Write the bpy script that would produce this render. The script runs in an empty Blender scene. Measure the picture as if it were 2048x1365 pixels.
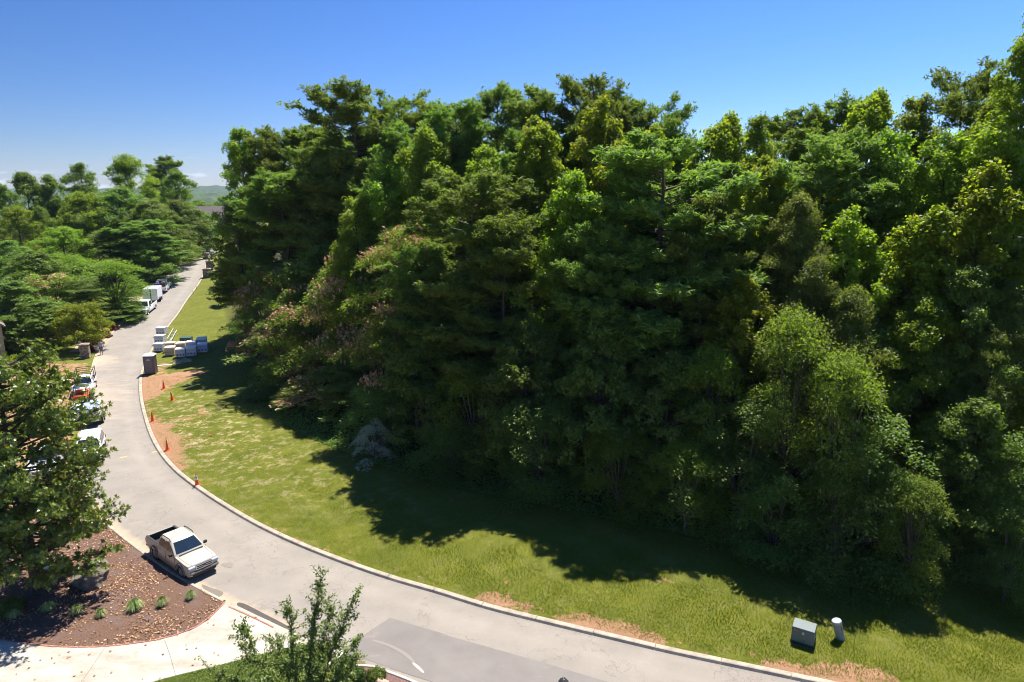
import bpy, bmesh, math, random
import numpy as np
from mathutils import Vector, Matrix
R = math.radians
scene = bpy.context.scene
COL = scene.collection
# ------------------------------------------------------------------ camera, world, sun, exposure
FPX, PITCH, CAMH = 1365.0, math.atan(312 / 1365), 21.5
cam = bpy.data.cameras.new('camera'); cam_o = bpy.data.objects.new('camera', cam); COL.objects.link(cam_o)
cam.sensor_width = 36; cam.lens = 24.0; cam.clip_start = 0.5; cam.clip_end = 12000
cam_o.location = (0, 0, CAMH); cam_o.rotation_euler = (R(90) - PITCH, 0, 0)
scene.camera = cam_o
SUN_AZ, SUN_EL = R(21), R(65)          # azimuth clockwise from +Y
w = bpy.data.worlds.new('World'); scene.world = w; w.use_nodes = True
nt = w.node_tree; nt.nodes.clear()
sky = nt.nodes.new('ShaderNodeTexSky'); sky.sky_type = 'NISHITA'; sky.sun_disc = False
sky.sun_elevation = SUN_EL; sky.sun_rotation = SUN_AZ
sky.altitude = 3000; sky.air_density = 1.4; sky.dust_density = 0.0; sky.ozone_density = 9.0
bg = nt.nodes.new('ShaderNodeBackground'); bg.inputs[1].default_value = 0.09
wo = nt.nodes.new('ShaderNodeOutputWorld')
tc = nt.nodes.new('ShaderNodeTexCoord')
sp = nt.nodes.new('ShaderNodeSeparateXYZ'); nt.links.new(tc.outputs['Generated'], sp.inputs[0])
mp = nt.nodes.new('ShaderNodeMapping'); mp.inputs['Scale'].default_value = (9, 9, 42)
mp.inputs['Location'].default_value = (0.35, 0.0, 0.15)
nt.links.new(tc.outputs['Generated'], mp.inputs[0])
nz = nt.nodes.new('ShaderNodeTexNoise'); nz.inputs['Scale'].default_value = 1.6; nz.inputs['Detail'].default_value = 7
nz.inputs['Roughness'].default_value = .55
nt.links.new(mp.outputs[0], nz.inputs['Vector'])
cr = nt.nodes.new('ShaderNodeValToRGB'); cr.color_ramp.elements[0].position = .60; cr.color_ramp.elements[1].position = .72
nt.links.new(nz.outputs[0], cr.inputs[0])
ev = nt.nodes.new('ShaderNodeValToRGB'); e = ev.color_ramp.elements
e[0].position = 0.0; e[0].color = (1, 1, 1, 1); e[1].position = .045; e[1].color = (0, 0, 0, 1)
k = e.new(.025); k.color = (.8, .8, .8, 1)
nt.links.new(sp.outputs[2], ev.inputs[0])
mm = nt.nodes.new('ShaderNodeMath'); mm.operation = 'MULTIPLY'
nt.links.new(cr.outputs[0], mm.inputs[0]); nt.links.new(ev.outputs[0], mm.inputs[1])
hs = nt.nodes.new('ShaderNodeHueSaturation'); hs.inputs['Saturation'].default_value = 1.12
nt.links.new(sky.outputs[0], hs.inputs['Color'])
mx = nt.nodes.new('ShaderNodeMixRGB'); mx.inputs[2].default_value = (5.6, 6.0, 6.8, 1)
# the clear sky is deepest away from the sun's side (west) and paler towards it
gx_ = nt.nodes.new('ShaderNodeMapRange'); gx_.inputs[1].default_value = -.62; gx_.inputs[2].default_value = .62; gx_.inputs[3].default_value = .60; gx_.inputs[4].default_value = 1.08
nt.links.new(sp.outputs[0], gx_.inputs[0])
tn = nt.nodes.new('ShaderNodeVectorMath'); tn.operation = 'MULTIPLY'; tn.inputs[1].default_value = (.76, .75, .93); nt.links.new(hs.outputs[0], tn.inputs[0])
ts = nt.nodes.new('ShaderNodeVectorMath'); ts.operation = 'SCALE'; nt.links.new(tn.outputs[0], ts.inputs[0]); nt.links.new(gx_.outputs[0], ts.inputs[3])
nt.links.new(mm.outputs[0], mx.inputs[0]); nt.links.new(ts.outputs[0], mx.inputs[1])
nt.links.new(mx.outputs[0], bg.inputs[0]); nt.links.new(bg.outputs[0], wo.inputs[0])
sl = bpy.data.lights.new('sun', 'SUN'); sl.energy = 4.8; sl.angle = R(.5); sl.color = (1, .95, .87)
so = bpy.data.objects.new('sun', sl); COL.objects.link(so); so.location = (0, 0, 60)
sdir = Vector((math.sin(SUN_AZ) * math.cos(SUN_EL), math.cos(SUN_AZ) * math.cos(SUN_EL), math.sin(SUN_EL)))
so.rotation_euler = sdir.to_track_quat('Z', 'Y').to_euler()
vs = scene.view_settings; vs.view_transform = 'Standard'; vs.look = 'None'; vs.exposure = 1.08; vs.gamma = 1
cy = scene.cycles; cy.max_bounces = 8; cy.diffuse_bounces = 6; cy.glossy_bounces = 2; cy.transmission_bounces = 6
cy.transparent_max_bounces = 4; cy.caustics_reflective = False; cy.caustics_refractive = False
cy.use_denoising = True; cy.filter_width = 0.95; cy.sample_clamp_indirect = 6

# ------------------------------------------------------------------ small helpers
def mesh(name, V, F, mats, mi=None, smooth=False):
    """V (n,3) and F either an (m,k) array or a list of tuples -> mesh datablock"""
    me = bpy.data.meshes.new(name)
    V = np.asarray(V, dtype=np.float32)
    if isinstance(F, np.ndarray) and F.ndim == 2:
        k = F.shape[1]; n = len(F)
        me.vertices.add(len(V)); me.vertices.foreach_set('co', V.ravel())
        me.loops.add(n * k); me.loops.foreach_set('vertex_index', F.astype(np.int32).ravel())
        me.polygons.add(n); me.polygons.foreach_set('loop_start', np.arange(0, n * k, k, dtype=np.int32))
        me.polygons.foreach_set('loop_total', np.full(n, k, dtype=np.int32))
    else:
        me.from_pydata([tuple(map(float, v)) for v in V], [], [tuple(int(i) for i in f) for f in F])
    for m in (mats if isinstance(mats, (list, tuple)) else [mats]): me.materials.append(m)
    if mi is not None: me.polygons.foreach_set('material_index', np.asarray(mi, dtype=np.int32))
    if smooth: me.polygons.foreach_set('use_smooth', np.ones(len(me.polygons), dtype=bool))
    me.update(calc_edges=True); me.validate()
    return me
def link(name, me, parent=None, loc=(0, 0, 0), rz=0, sc=None):
    o = bpy.data.objects.new(name, me); COL.objects.link(o)
    o.location = loc; o.rotation_euler = (0, 0, rz)
    if sc: o.scale = sc
    if parent: o.parent = parent
    return o
def tag(o, label, cat, group=None, kind=None):
    o['label'] = label; o['category'] = cat
    if group: o['group'] = group
    if kind: o['kind'] = kind
    return o
def thing(name, label, cat, loc=(0, 0, 0), rz=0, group=None, sc=None):
    return tag(link(name, None, None, loc, rz, sc), label, cat, group)
def struct(name, me, label=None):
    o = link(name, me); o['kind'] = 'structure'
    if label: o['label'] = label
    return o
class MB:
    """collects boxes, tubes, prisms; build() links them as ONE mesh object"""
    def __init__(s): s.V = []; s.F = []; s.M = []
    def add(s, V, F, m=0):
        b = len(s.V); s.V += [tuple(map(float, v)) for v in V]; s.F += [tuple(int(i) + b for i in f) for f in F]; s.M += [m] * len(F); return s
    def box(s, c, d, rz=0, m=0, taper=1, bev=.0):
        x, y, z = d[0] / 2, d[1] / 2, d[2] / 2; t = taper; P = []
        b = min(bev, x * .9, y * .9, z * .9)
        if b <= 0:
            P = [(-x, -y, -z), (x, -y, -z), (x, y, -z), (-x, y, -z), (-x * t, -y * t, z), (x * t, -y * t, z), (x * t, y * t, z), (-x * t, y * t, z)]
            F = [(3, 2, 1, 0), (4, 5, 6, 7), (0, 1, 5, 4), (1, 2, 6, 5), (2, 3, 7, 6), (3, 0, 4, 7)]
        else:
            def ring(x, y, z, b): return [(-x + b, -y, z), (x - b, -y, z), (x, -y + b, z), (x, y - b, z), (x - b, y, z), (-x + b, y, z), (-x, y - b, z), (-x, -y + b, z)]
            P = ring(x - b * .7, y - b * .7, -z, b) + ring(x, y, -z + b, b) + ring(x * t, y * t, z - b, b) + ring(x * t - b * .7, y * t - b * .7, z, b)
            F = [tuple(range(7, -1, -1)), tuple(range(24, 32))]
            for r in range(3):
                for i in range(8): j = (i + 1) % 8; F.append((r * 8 + i, r * 8 + j, r * 8 + 8 + j, r * 8 + 8 + i))
        ca, sa = math.cos(rz), math.sin(rz)
        return s.add([(c[0] + px * ca - py * sa, c[1] + px * sa + py * ca, c[2] + pz) for px, py, pz in P], F, m)
    def tube(s, pts, r, n=6, m=0, cap=True):
        rr = r if isinstance(r, (list, tuple)) else [r] * len(pts)
        V, F = tube(np.array(pts, float), np.array(rr, float), n)
        F = [tuple(f) for f in F]
        if cap: F += [tuple(range(n - 1, -1, -1)), tuple(range(len(V) - n, len(V)))]
        return s.add(V, F, m)
    def cyl(s, c, r, h, axis='z', n=20, m=0, r2=None):
        a = {'x': (1, 0, 0), 'y': (0, 1, 0), 'z': (0, 0, 1)}[axis]; c = np.array(c, float); a = np.array(a) * h / 2
        return s.tube([c - a, c + a], [r, r if r2 is None else r2], n, m)
    def lathe(s, c, prof, n=20, m=0, caps=True):
        V = []; F = []
        for r, z in prof:
            for i in range(n): t = 2 * math.pi * i / n; V.append((c[0] + r * math.cos(t), c[1] + r * math.sin(t), c[2] + z))
        for k in range(len(prof) - 1):
            for i in range(n): j = (i + 1) % n; F.append((k * n + i, k * n + j, k * n + n + j, k * n + n + i))
        if caps: F += [tuple(range(n - 1, -1, -1)), tuple(range(len(V) - n, len(V)))]
        return s.add(V, F, m)
    def build(s, name, mats, parent=None, smooth=False, loc=(0, 0, 0), rz=0):
        return link(name, mesh(name, s.V, s.F, mats, s.M, smooth), parent, loc, rz)
def tube(P, r, n=6):
    P = np.asarray(P, float); k = len(P)
    T = np.gradient(P, axis=0) if k > 2 else np.repeat((P[1] - P[0])[None], 2, 0)
    T /= np.linalg.norm(T, axis=1)[:, None] + 1e-9
    ref = np.where(np.abs(T[:, 2:3]) > .9, [[1., 0, 0]], [[0, 0, 1.]])
    A = np.cross(T, ref); A /= np.linalg.norm(A, axis=1)[:, None] + 1e-9
    B = np.cross(T, A); th = np.arange(n) * 2 * math.pi / n
    V = P[:, None] + (A[:, None] * np.cos(th)[None, :, None] + B[:, None] * np.sin(th)[None, :, None]) * r[:, None, None]
    i = np.arange(n); j = (i + 1) % n; F = []
    for q in range(k - 1): F.append(np.stack([q * n + i, q * n + n + i, q * n + n + j, q * n + j], 1))
    return V.reshape(-1, 3), np.concatenate(F)

# ------------------------------------------------------------------ materials
def mat(name, col, rough=.6, metal=0, spec=.5, noise=0, nscale=5, bump=0, bscale=20, col2=None, coat=0, detail=6, lo=.35, hi=.65):
    m = bpy.data.materials.new(name); m.use_nodes = True; t = m.node_tree; b = t.nodes['Principled BSDF']
    b.inputs['Base Color'].default_value = (*col, 1); b.inputs['Roughness'].default_value = rough
    b.inputs['Metallic'].default_value = metal; b.inputs['Specular IOR Level'].default_value = spec
    if coat: b.inputs['Coat Weight'].default_value = coat; b.inputs['Coat Roughness'].default_value = .05
    tcn = t.nodes.new('ShaderNodeTexCoord')
    if noise or col2:
        c2 = col2 or tuple(max(0, c * (1 - noise)) for c in col)
        n = t.nodes.new('ShaderNodeTexNoise'); n.inputs['Scale'].default_value = nscale; n.inputs['Detail'].default_value = detail
        n.inputs['Roughness'].default_value = .62
        t.links.new(tcn.outputs['Object'], n.inputs['Vector'])
        r = t.nodes.new('ShaderNodeValToRGB'); r.color_ramp.elements[0].position = lo; r.color_ramp.elements[1].position = hi
        r.color_ramp.elements[0].color = (*c2, 1); r.color_ramp.elements[1].color = (*col, 1)
        t.links.new(n.outputs[0], r.inputs[0]); t.links.new(r.outputs[0], b.inputs['Base Color'])
    if bump:
        n = t.nodes.new('ShaderNodeTexNoise'); n.inputs['Scale'].default_value = bscale; n.inputs['Detail'].default_value = 5
        t.links.new(tcn.outputs['Object'], n.inputs['Vector'])
        bu = t.nodes.new('ShaderNodeBump'); bu.inputs['Strength'].default_value = bump; bu.inputs['Distance'].default_value = .05
        t.links.new(n.outputs[0], bu.inputs['Height']); t.links.new(bu.outputs[0], b.inputs['Normal'])
    return m
def leafmat(name, a, b, trans=None, tf=.35, rough=.5, spec=.30, objvar=.22, odd=None):
    """leaf: colour varies leaf by leaf between a and b, thin and partly translucent"""
    m = bpy.data.materials.new(name); m.use_nodes = True; t = m.node_tree; p = t.nodes['Principled BSDF']; out = t.nodes['Material Output']
    g = t.nodes.new('ShaderNodeNewGeometry'); oi = t.nodes.new('ShaderNodeObjectInfo')
    r = t.nodes.new('ShaderNodeValToRGB'); r.color_ramp.elements[0].color = (*a, 1); r.color_ramp.elements[1].color = (*b, 1)
    if odd:
        q = r.color_ramp.elements.new(.965); q.color = (*b, 1); r.color_ramp.elements[-1].position = .975; r.color_ramp.elements[-1].color = (*odd, 1)
    t.links.new(g.outputs['Random Per Island'], r.inputs[0])
    h = t.nodes.new('ShaderNodeHueSaturation')
    mr = t.nodes.new('ShaderNodeMapRange'); mr.inputs[3].default_value = 1 - objvar; mr.inputs[4].default_value = 1 + objvar
    mh = t.nodes.new('ShaderNodeMapRange'); mh.inputs[3].default_value = .485; mh.inputs[4].default_value = .52
    t.links.new(oi.outputs['Random'], mr.inputs[0]); t.links.new(oi.outputs['Random'], mh.inputs[0])
    t.links.new(mr.outputs[0], h.inputs['Value']); t.links.new(mh.outputs[0], h.inputs['Hue']); t.links.new(r.outputs[0], h.inputs['Color'])
    t.links.new(h.outputs[0], p.inputs['Base Color']); p.inputs['Roughness'].default_value = rough; p.inputs['Specular IOR Level'].default_value = spec
    tr = t.nodes.new('ShaderNodeBsdfTranslucent'); ml = t.nodes.new('ShaderNodeMixRGB'); ml.blend_type = 'MULTIPLY'; ml.inputs[0].default_value = 1
    ml.inputs[2].default_value = (*(trans or (1.5, 1.6, .5)), 1)
    t.links.new(h.outputs[0], ml.inputs[1]); t.links.new(ml.outputs[0], tr.inputs[0])
    ms = t.nodes.new('ShaderNodeMixShader'); ms.inputs[0].default_value = tf
    t.links.new(p.outputs[0], ms.inputs[1]); t.links.new(tr.outputs[0], ms.inputs[2]); t.links.new(ms.outputs[0], out.inputs[0])
    return m
L = dict(
    broad=leafmat('maple_leaf', (0.14, 0.209, 0.023), (0.253, 0.329, 0.041), tf=0.56),
    broad2=leafmat('poplar_leaf', (0.167, 0.224, 0.018), (0.287, 0.333, 0.034), tf=0.56, odd=(.30, .22, .03)),
    pine=leafmat('pine_needle', (0.122, 0.187, 0.038), (0.213, 0.277, 0.064), tf=0.45, rough=.6, spec=.2),
    mimosa=leafmat('mimosa_leaf', (0.144, 0.201, 0.025), (0.218, 0.282, 0.039), tf=0.5, rough=.6),
    under=leafmat('dogwood_leaf', (0.101, 0.182, 0.039), (0.187, 0.277, 0.057), tf=0.45),
    oak=leafmat('willow_oak_leaf', (0.127, 0.172, 0.034), (0.218, 0.247, 0.063), tf=0.5),
    dark=leafmat('dark_leaf', (0.112, 0.177, 0.033), (0.194, 0.261, 0.051), tf=0.45),
    magnolia=leafmat('magnolia_leaf', (.115, .165, .022), (.260, .295, .060), tf=.32, rough=.3, spec=.5, objvar=0, odd=(.26, .10, .03)),
    sapling=leafmat('elm_leaf', (.115, .180, .040), (.195, .265, .060), tf=.3),
    silver=leafmat('silver_leaf', (.48, .52, .36), (.66, .70, .50), tf=.2),
    shrub=leafmat('shrub_leaf', (.05, .10, .02), (.10, .16, .025), tf=.3),
    yellow=leafmat('gold_leaf', (.35, .33, .03), (.55, .48, .05), tf=.3),
    red=leafmat('barberry_leaf', (.10, .018, .022), (.20, .035, .035), trans=(1.3, .6, .5), tf=.25),
    lirio=leafmat('liriope_leaf', (.18, .25, .06), (.42, .46, .20), tf=.25),
    blossom=leafmat('mimosa_blossom', (.55, .27, .20), (.72, .46, .34), trans=(1, .75, .6), tf=.3),
    grass=leafmat('grass_blade', (.120, .165, .012), (.230, .245, .026), tf=.3, rough=.8, spec=.08, objvar=0, odd=(.35, .28, .12)),
    litter=leafmat('dry_leaf', (.26, .12, .05), (.60, .38, .21), trans=(1, .6, .3), tf=.1, objvar=0))
BARK = mat('bark', (.13, .10, .075), .9, noise=.5, nscale=3, bump=.5, bscale=9)
PBARK = mat('pine_bark', (.15, .10, .07), .9, noise=.5, nscale=3, bump=.5, bscale=9)
DEAD = mat('dead_wood', (.30, .25, .20), .9, noise=.3)
ASPH = None

# ------------------------------------------------------------------ ground shape
def ray(px, py):
    u = (px - 1024) / FPX; v = (682.5 - py) / FPX
    return np.array([u, math.cos(PITCH) + v * math.sin(PITCH), -math.sin(PITCH) + v * math.cos(PITCH)])
def at(px, py, Y):
    """point seen at pixel px,py at ground distance Y"""
    r = ray(px, py); return np.array([0, 0, CAMH]) + r * (Y / r[1])
PY = [-50, 85, 93, 100, 115, 125, 145, 158, 170, 182, 195, 230, 262, 330, 500, 900, 9000]
PZ = [0, 0, .25, .7, 2.0, 3.1, 4.2, 4.5, 4.25, 3.3, 3.2, 6.0, 6.4, 2, -14, -22, -30]
def prof(y):
    y = np.asarray(y, float)
    return (np.interp(y - 2.5, PY, PZ) + np.interp(y, PY, PZ) * 2 + np.interp(y + 2.5, PY, PZ)) / 4
def g0(px, py):
    """hit of the pixel's ray with the road profile"""
    r = ray(px, py); t = np.linspace(15, 330, 4000) / r[1]; z = CAMH + r[2] * t; f = z - prof(r[1] * t)
    i = np.argmax(f < 0); i = max(i, 1); k = f[i - 1] / (f[i - 1] - f[i]); tt = t[i - 1] + (t[i] - t[i - 1]) * k
    return np.array([r[0] * tt, r[1] * tt])
def smooth_line(P, it=3, step=1.0):
    P = np.array(P, float)
    for _ in range(it):
        Q = [P[0]]
        for a, b in zip(P[:-1], P[1:]): Q += [a * .75 + b * .25, a * .25 + b * .75]
        Q.append(P[-1]); P = np.array(Q)
    s = np.r_[0, np.cumsum(np.linalg.norm(np.diff(P, axis=0), axis=1))]; n = int(s[-1] / step); q = np.linspace(0, s[-1], n + 1)
    return np.stack([np.interp(q, s, P[:, 0]), np.interp(q, s, P[:, 1])], 1)
RPX = [(1500, 1337), (1345, 1305), (1228, 1277), (1114, 1250), (970, 1215), (880, 1185), (798, 1163), (714, 1135), (622, 1100), (560, 1073), (500, 1043), (428, 999), (392, 974), (361, 951), (336, 926), (317, 901), (299.5, 866), (288.6, 829), (282, 800), (280, 771), (281.6, 754), (288, 731), (305.6, 695.6), (332.6, 657.5), (355, 630), (372.6, 601), (393.7, 575), (404, 557.6), (411, 537), (414, 519)]
RC = [(45, 16.5), (30, 20.8), (20, 23.9)] + [tuple(g0(*p)) for p in RPX] + [(-78, 180), (-86, 200)]
RC = smooth_line(RC)
LC_A = [tuple(g0(*p)) for p in [(448, 1204), (401, 1180), (341.5, 1146), (290, 1109), (245, 1076)]]
LC_B = [tuple(g0(*p)) for p in [(192, 701.7), (211, 680.6), (243.7, 645.5), (260, 629), (300, 590), (332, 556), (340, 548), (353, 528), (371, 519)]]
LC_MID = [(-29.5, 43.6), (-33.5, 49), (-38.5, 57), (-44, 67), (-50, 78)]
LC_C = [(45, 9.5), (30, 13.6), (18, 17.2)] + [tuple(g0(*p)) for p in [(822, 1362), (765, 1340), (712, 1322), (668, 1300), (634, 1288), (560, 1250), (500, 1224)]]
LC = smooth_line(LC_C + LC_A + LC_MID + LC_B + [(-84, 180), (-92.5, 200)])
def seg_dist(P, Ln):
    P = np.atleast_2d(P); A = Ln[:-1]; D = Ln[1:] - A; dd = (D ** 2).sum(1); out = np.empty(len(P))
    for i in range(0, len(P), 4000):
        q = P[i:i + 4000, None] - A[None]; t = np.clip((q * D).sum(2) / dd, 0, 1)
        out[i:i + 4000] = np.sqrt((((q - t[..., None] * D) ** 2).sum(2)).min(1))
    return out
def inside(P, poly):
    P = np.atleast_2d(P); x, y = P[:, 0], P[:, 1]; r = np.zeros(len(P), bool); n = len(poly)
    for i in range(n):
        x1, y1 = poly[i]; x2, y2 = poly[(i + 1) % n]
        if y1 == y2: continue
        c = ((y1 > y) != (y2 > y)) & (x < (x2 - x1) * (y - y1) / (y2 - y1) + x1); r ^= c
    return r
RPOLY = np.vstack([RC, [(-86, 420), (900, 420), (900, -20), (45, -20)]])
LPOLY = np.vstack([LC, [(-92.5, 420), (-900, 420), (-900, -20), (45, -20)]])
RCs, LCs = RC[::3].copy(), LC[::3].copy(); RCs[-1] = RC[-1]; LCs[-1] = LC[-1]
def dR(P): return seg_dist(P, RCs) * np.where(inside(P, RPOLY), 1, -1)     # + on the forest side of the right kerb
def dL(P): return seg_dist(P, LCs) * np.where(inside(P, LPOLY), 1, -1)     # + left of the road
def T(P):
    P = np.atleast_2d(np.asarray(P, float)); y = P[:, 1]; r = dR(P); l = dL(P)
    rr = np.clip(r, 0, None)
    z = prof(y) + np.where(r > 0, .10 + .055 * np.clip(rr, 0, 10) + .14 * np.clip(rr - 10, 0, 45) * np.clip(1.4 - (y - 60) / 200, 0, 1), 0)
    ll = np.clip(l, 0, None)
    z += np.where(l > 0, .04 - np.clip((y - 84) / 40, 0, 1) * .05 * np.clip(ll - 3, 0, 60), 0)
    return z, r, l
# tabulate the ground once, look heights up from the table afterwards
TX, TY = np.arange(-170, 110, .8), np.arange(12, 340, .8); _a, _b = np.meshgrid(TX, TY); TZ, TR, TL = [q.reshape(len(TY), len(TX)) for q in T(np.stack([_a.ravel(), _b.ravel()], 1))]
def TI(P, TZ=None):
    TZ = globals()['TZ'] if TZ is None else TZ
    P = np.atleast_2d(P); fx = np.clip((P[:, 0] - TX[0]) / .8, 0, len(TX) - 1.001); fy = np.clip((P[:, 1] - TY[0]) / .8, 0, len(TY) - 1.001)
    i, j = fx.astype(int), fy.astype(int); u, v = fx - i, fy - j
    return (TZ[j, i] * (1 - u) + TZ[j, i + 1] * u) * (1 - v) + (TZ[j + 1, i] * (1 - u) + TZ[j + 1, i + 1] * u) * v
def gz(x, y): return float(TI([(x, y)])[0])
def gp(px, py):
    """ground point seen at a pixel"""
    r = ray(px, py); Y = np.linspace(15, 330, 1600); t = Y / r[1]; z = TI(np.stack([r[0] * t, Y], 1)); f = CAMH + r[2] * t - z
    i = max(np.argmax(f < 0), 1); k = f[i - 1] / (f[i - 1] - f[i]); tt = t[i - 1] + (t[i] - t[i - 1]) * k
    x, y = r[0] * tt, r[1] * tt; return np.array([x, y, gz(x, y)])
# edge of the wood, read along its foot
FE = smooth_line([tuple(gp(*p)[:2]) for p in [(432, 520), (440, 560), (452, 640), (470, 700), (500, 790), (560, 850), (700, 912), (850, 962), (1024, 1000), (1200, 1035), (1500, 1098), (1800, 1150), (2048, 1180)]] + [(60, 26)])
FPOLY = np.vstack([FE, [(400, 26), (400, 420), (-70, 420)]])
TF = (seg_dist(np.stack([_a.ravel(), _b.ravel()], 1), FE[::3]) * np.where(inside(np.stack([_a.ravel(), _b.ravel()], 1), FPOLY), 1, -1)).reshape(len(TY), len(TX))
# ------------------------------------------------------------------ ground, road, kerbs
def axis(segs):
    out = []
    for a, b, s in segs: out += list(np.arange(a, b - 1e-6, s))
    return np.array(out + [segs[-1][1]])
ax = axis([(-4000, -600, 400), (-600, -160, 20), (-160, -110, 4), (-110, -62, .6), (-62, 32, .3), (32, 60, 2), (60, 200, 10), (200, 4000, 400)])
ay = axis([(-200, 0, 20), (0, 20, 4), (20, 64, .3), (64, 170, .5), (170, 300, 3), (300, 600, 20), (600, 9000, 400)])
gx, gy = np.meshgrid(ax, ay); PP = np.stack([gx.ravel(), gy.ravel()], 1)
zz, rr, ll = T(PP)
road_in = (rr < -.16) & (ll < -.10) & (PP[:, 1] < 200) & (PP[:, 1] > 16)
zz = np.where(road_in, prof(PP[:, 1]) - .3, zz)
def lump(P, s, seed=0):
    return (np.sin(P[:, 0] * s + seed) * np.cos(P[:, 1] * s * 1.13 + seed * 2) + .5 * np.sin(P[:, 0] * s * 2.3 + 1.7 * P[:, 1] * s + seed) + .4 * np.cos(P[:, 1] * s * 3.1 - P[:, 0] * s * 1.9))
amp = np.clip((rr - 1) / 6, 0, 1) * .07 + np.clip((ll - 40) / 30, 0, 1) * .1
zz = zz + np.where(road_in, 0, amp * lump(PP, .8) * .5)
nx, ny = len(ax), len(ay); i = np.arange(nx - 1); j = np.arange(ny - 1); I, J = np.meshgrid(i, j)
a = (J * nx + I).ravel(); F = np.stack([a, a + 1, a + nx + 1, a + nx], 1)
# what the ground is made of: R bare clay, G wood floor, B gravel verge
def near(P, c, r): return np.exp(-(((P - np.array(c)) ** 2).sum(1)) / (r * r))
def nearl(P, pts, r): return np.exp(-(seg_dist(P, np.array(pts)) / r) ** 2)
clay = np.zeros(len(PP)); near_m = (PP[:, 1] < 175) & (PP[:, 1] > 10) & (np.abs(PP[:, 0]) < 130)
Pn = PP[near_m]; rn = rr[near_m]; ln = ll[near_m]
c = np.where(rn > 0, .30 * np.exp(-((rn - .3) / 1.0) ** 2), 0)
yy = Pn[:, 1]
c += np.where(rn > 0, np.exp(-(rn / 2.6) ** 2) * .26 * np.clip(1 - np.abs(yy - 62) / 17, 0, 1), 0)
for (p, q, r_, s) in [((300, 780), (385, 748), 1.6, 1.1), ((285, 790), (300, 765), 2.0, 1.0), ((300, 760), (350, 752), 1.8, .9), ((318, 745), (330, 728), 1.0, .6), ((300, 850), (330, 900), 1.3, .7), ((330, 880), (350, 935), 1.0, .7), ((340, 850), (395, 830), .9, .5), ((350, 800), (420, 830), .6, .4), ((360, 870), (420, 890), .8, .4), ((975, 1190), (985, 1195), .5, .8), ((1010, 1205), (1050, 1222), .6, .8), ((1020, 1165), (1035, 1168), .35, .6),
                      ((1135, 1245), (1300, 1285), .75, .8), ((1180, 1255), (1270, 1272), .7, .6), ((1540, 1345), (1760, 1352), .8, .8), ((1290, 1150), (1330, 1160), .7, .5), ((1640, 1335), (1655, 1338), .4, .6)]:
    c += s * nearl(Pn, [gp(*p)[:2], gp(*q)[:2]], r_)
straw = np.where(rn > 0, np.exp(-((rn - 4) / 4) ** 2) * np.clip(1 - np.abs(yy - 58) / 18, 0, 1), 0)
c += np.where((ln > .3) & (ln < 30) & (yy > 43) & (yy < 82), .62, 0)      # building yard left of the road
clay[near_m] = np.clip(c * np.where(rn > 0, .86, 1), 0, 1.3)
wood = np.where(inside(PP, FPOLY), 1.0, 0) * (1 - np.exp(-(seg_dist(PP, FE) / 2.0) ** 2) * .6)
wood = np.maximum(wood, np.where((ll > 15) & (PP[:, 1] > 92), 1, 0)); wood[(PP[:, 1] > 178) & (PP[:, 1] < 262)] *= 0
grav = np.zeros(len(PP)); grav[near_m] = np.where((ln > 0) & (ln < 3.2) & (yy > 87) & (yy < 121), 1, 0)
cols = np.zeros((len(PP), 4), np.float32); cols[:, 0] = np.clip(clay / 1.3, 0, 1); cols[:, 1] = wood; cols[:, 2] = grav; cols[near_m, 3] = straw
me = mesh('ground', np.stack([PP[:, 0], PP[:, 1], zz], 1), F, None or mat('tmp', (.1, .1, .1)), smooth=True); me.materials.clear()
at_ = me.color_attributes.new('cover', 'FLOAT_COLOR', 'POINT'); at_.data.foreach_set('color', cols.ravel())

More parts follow.
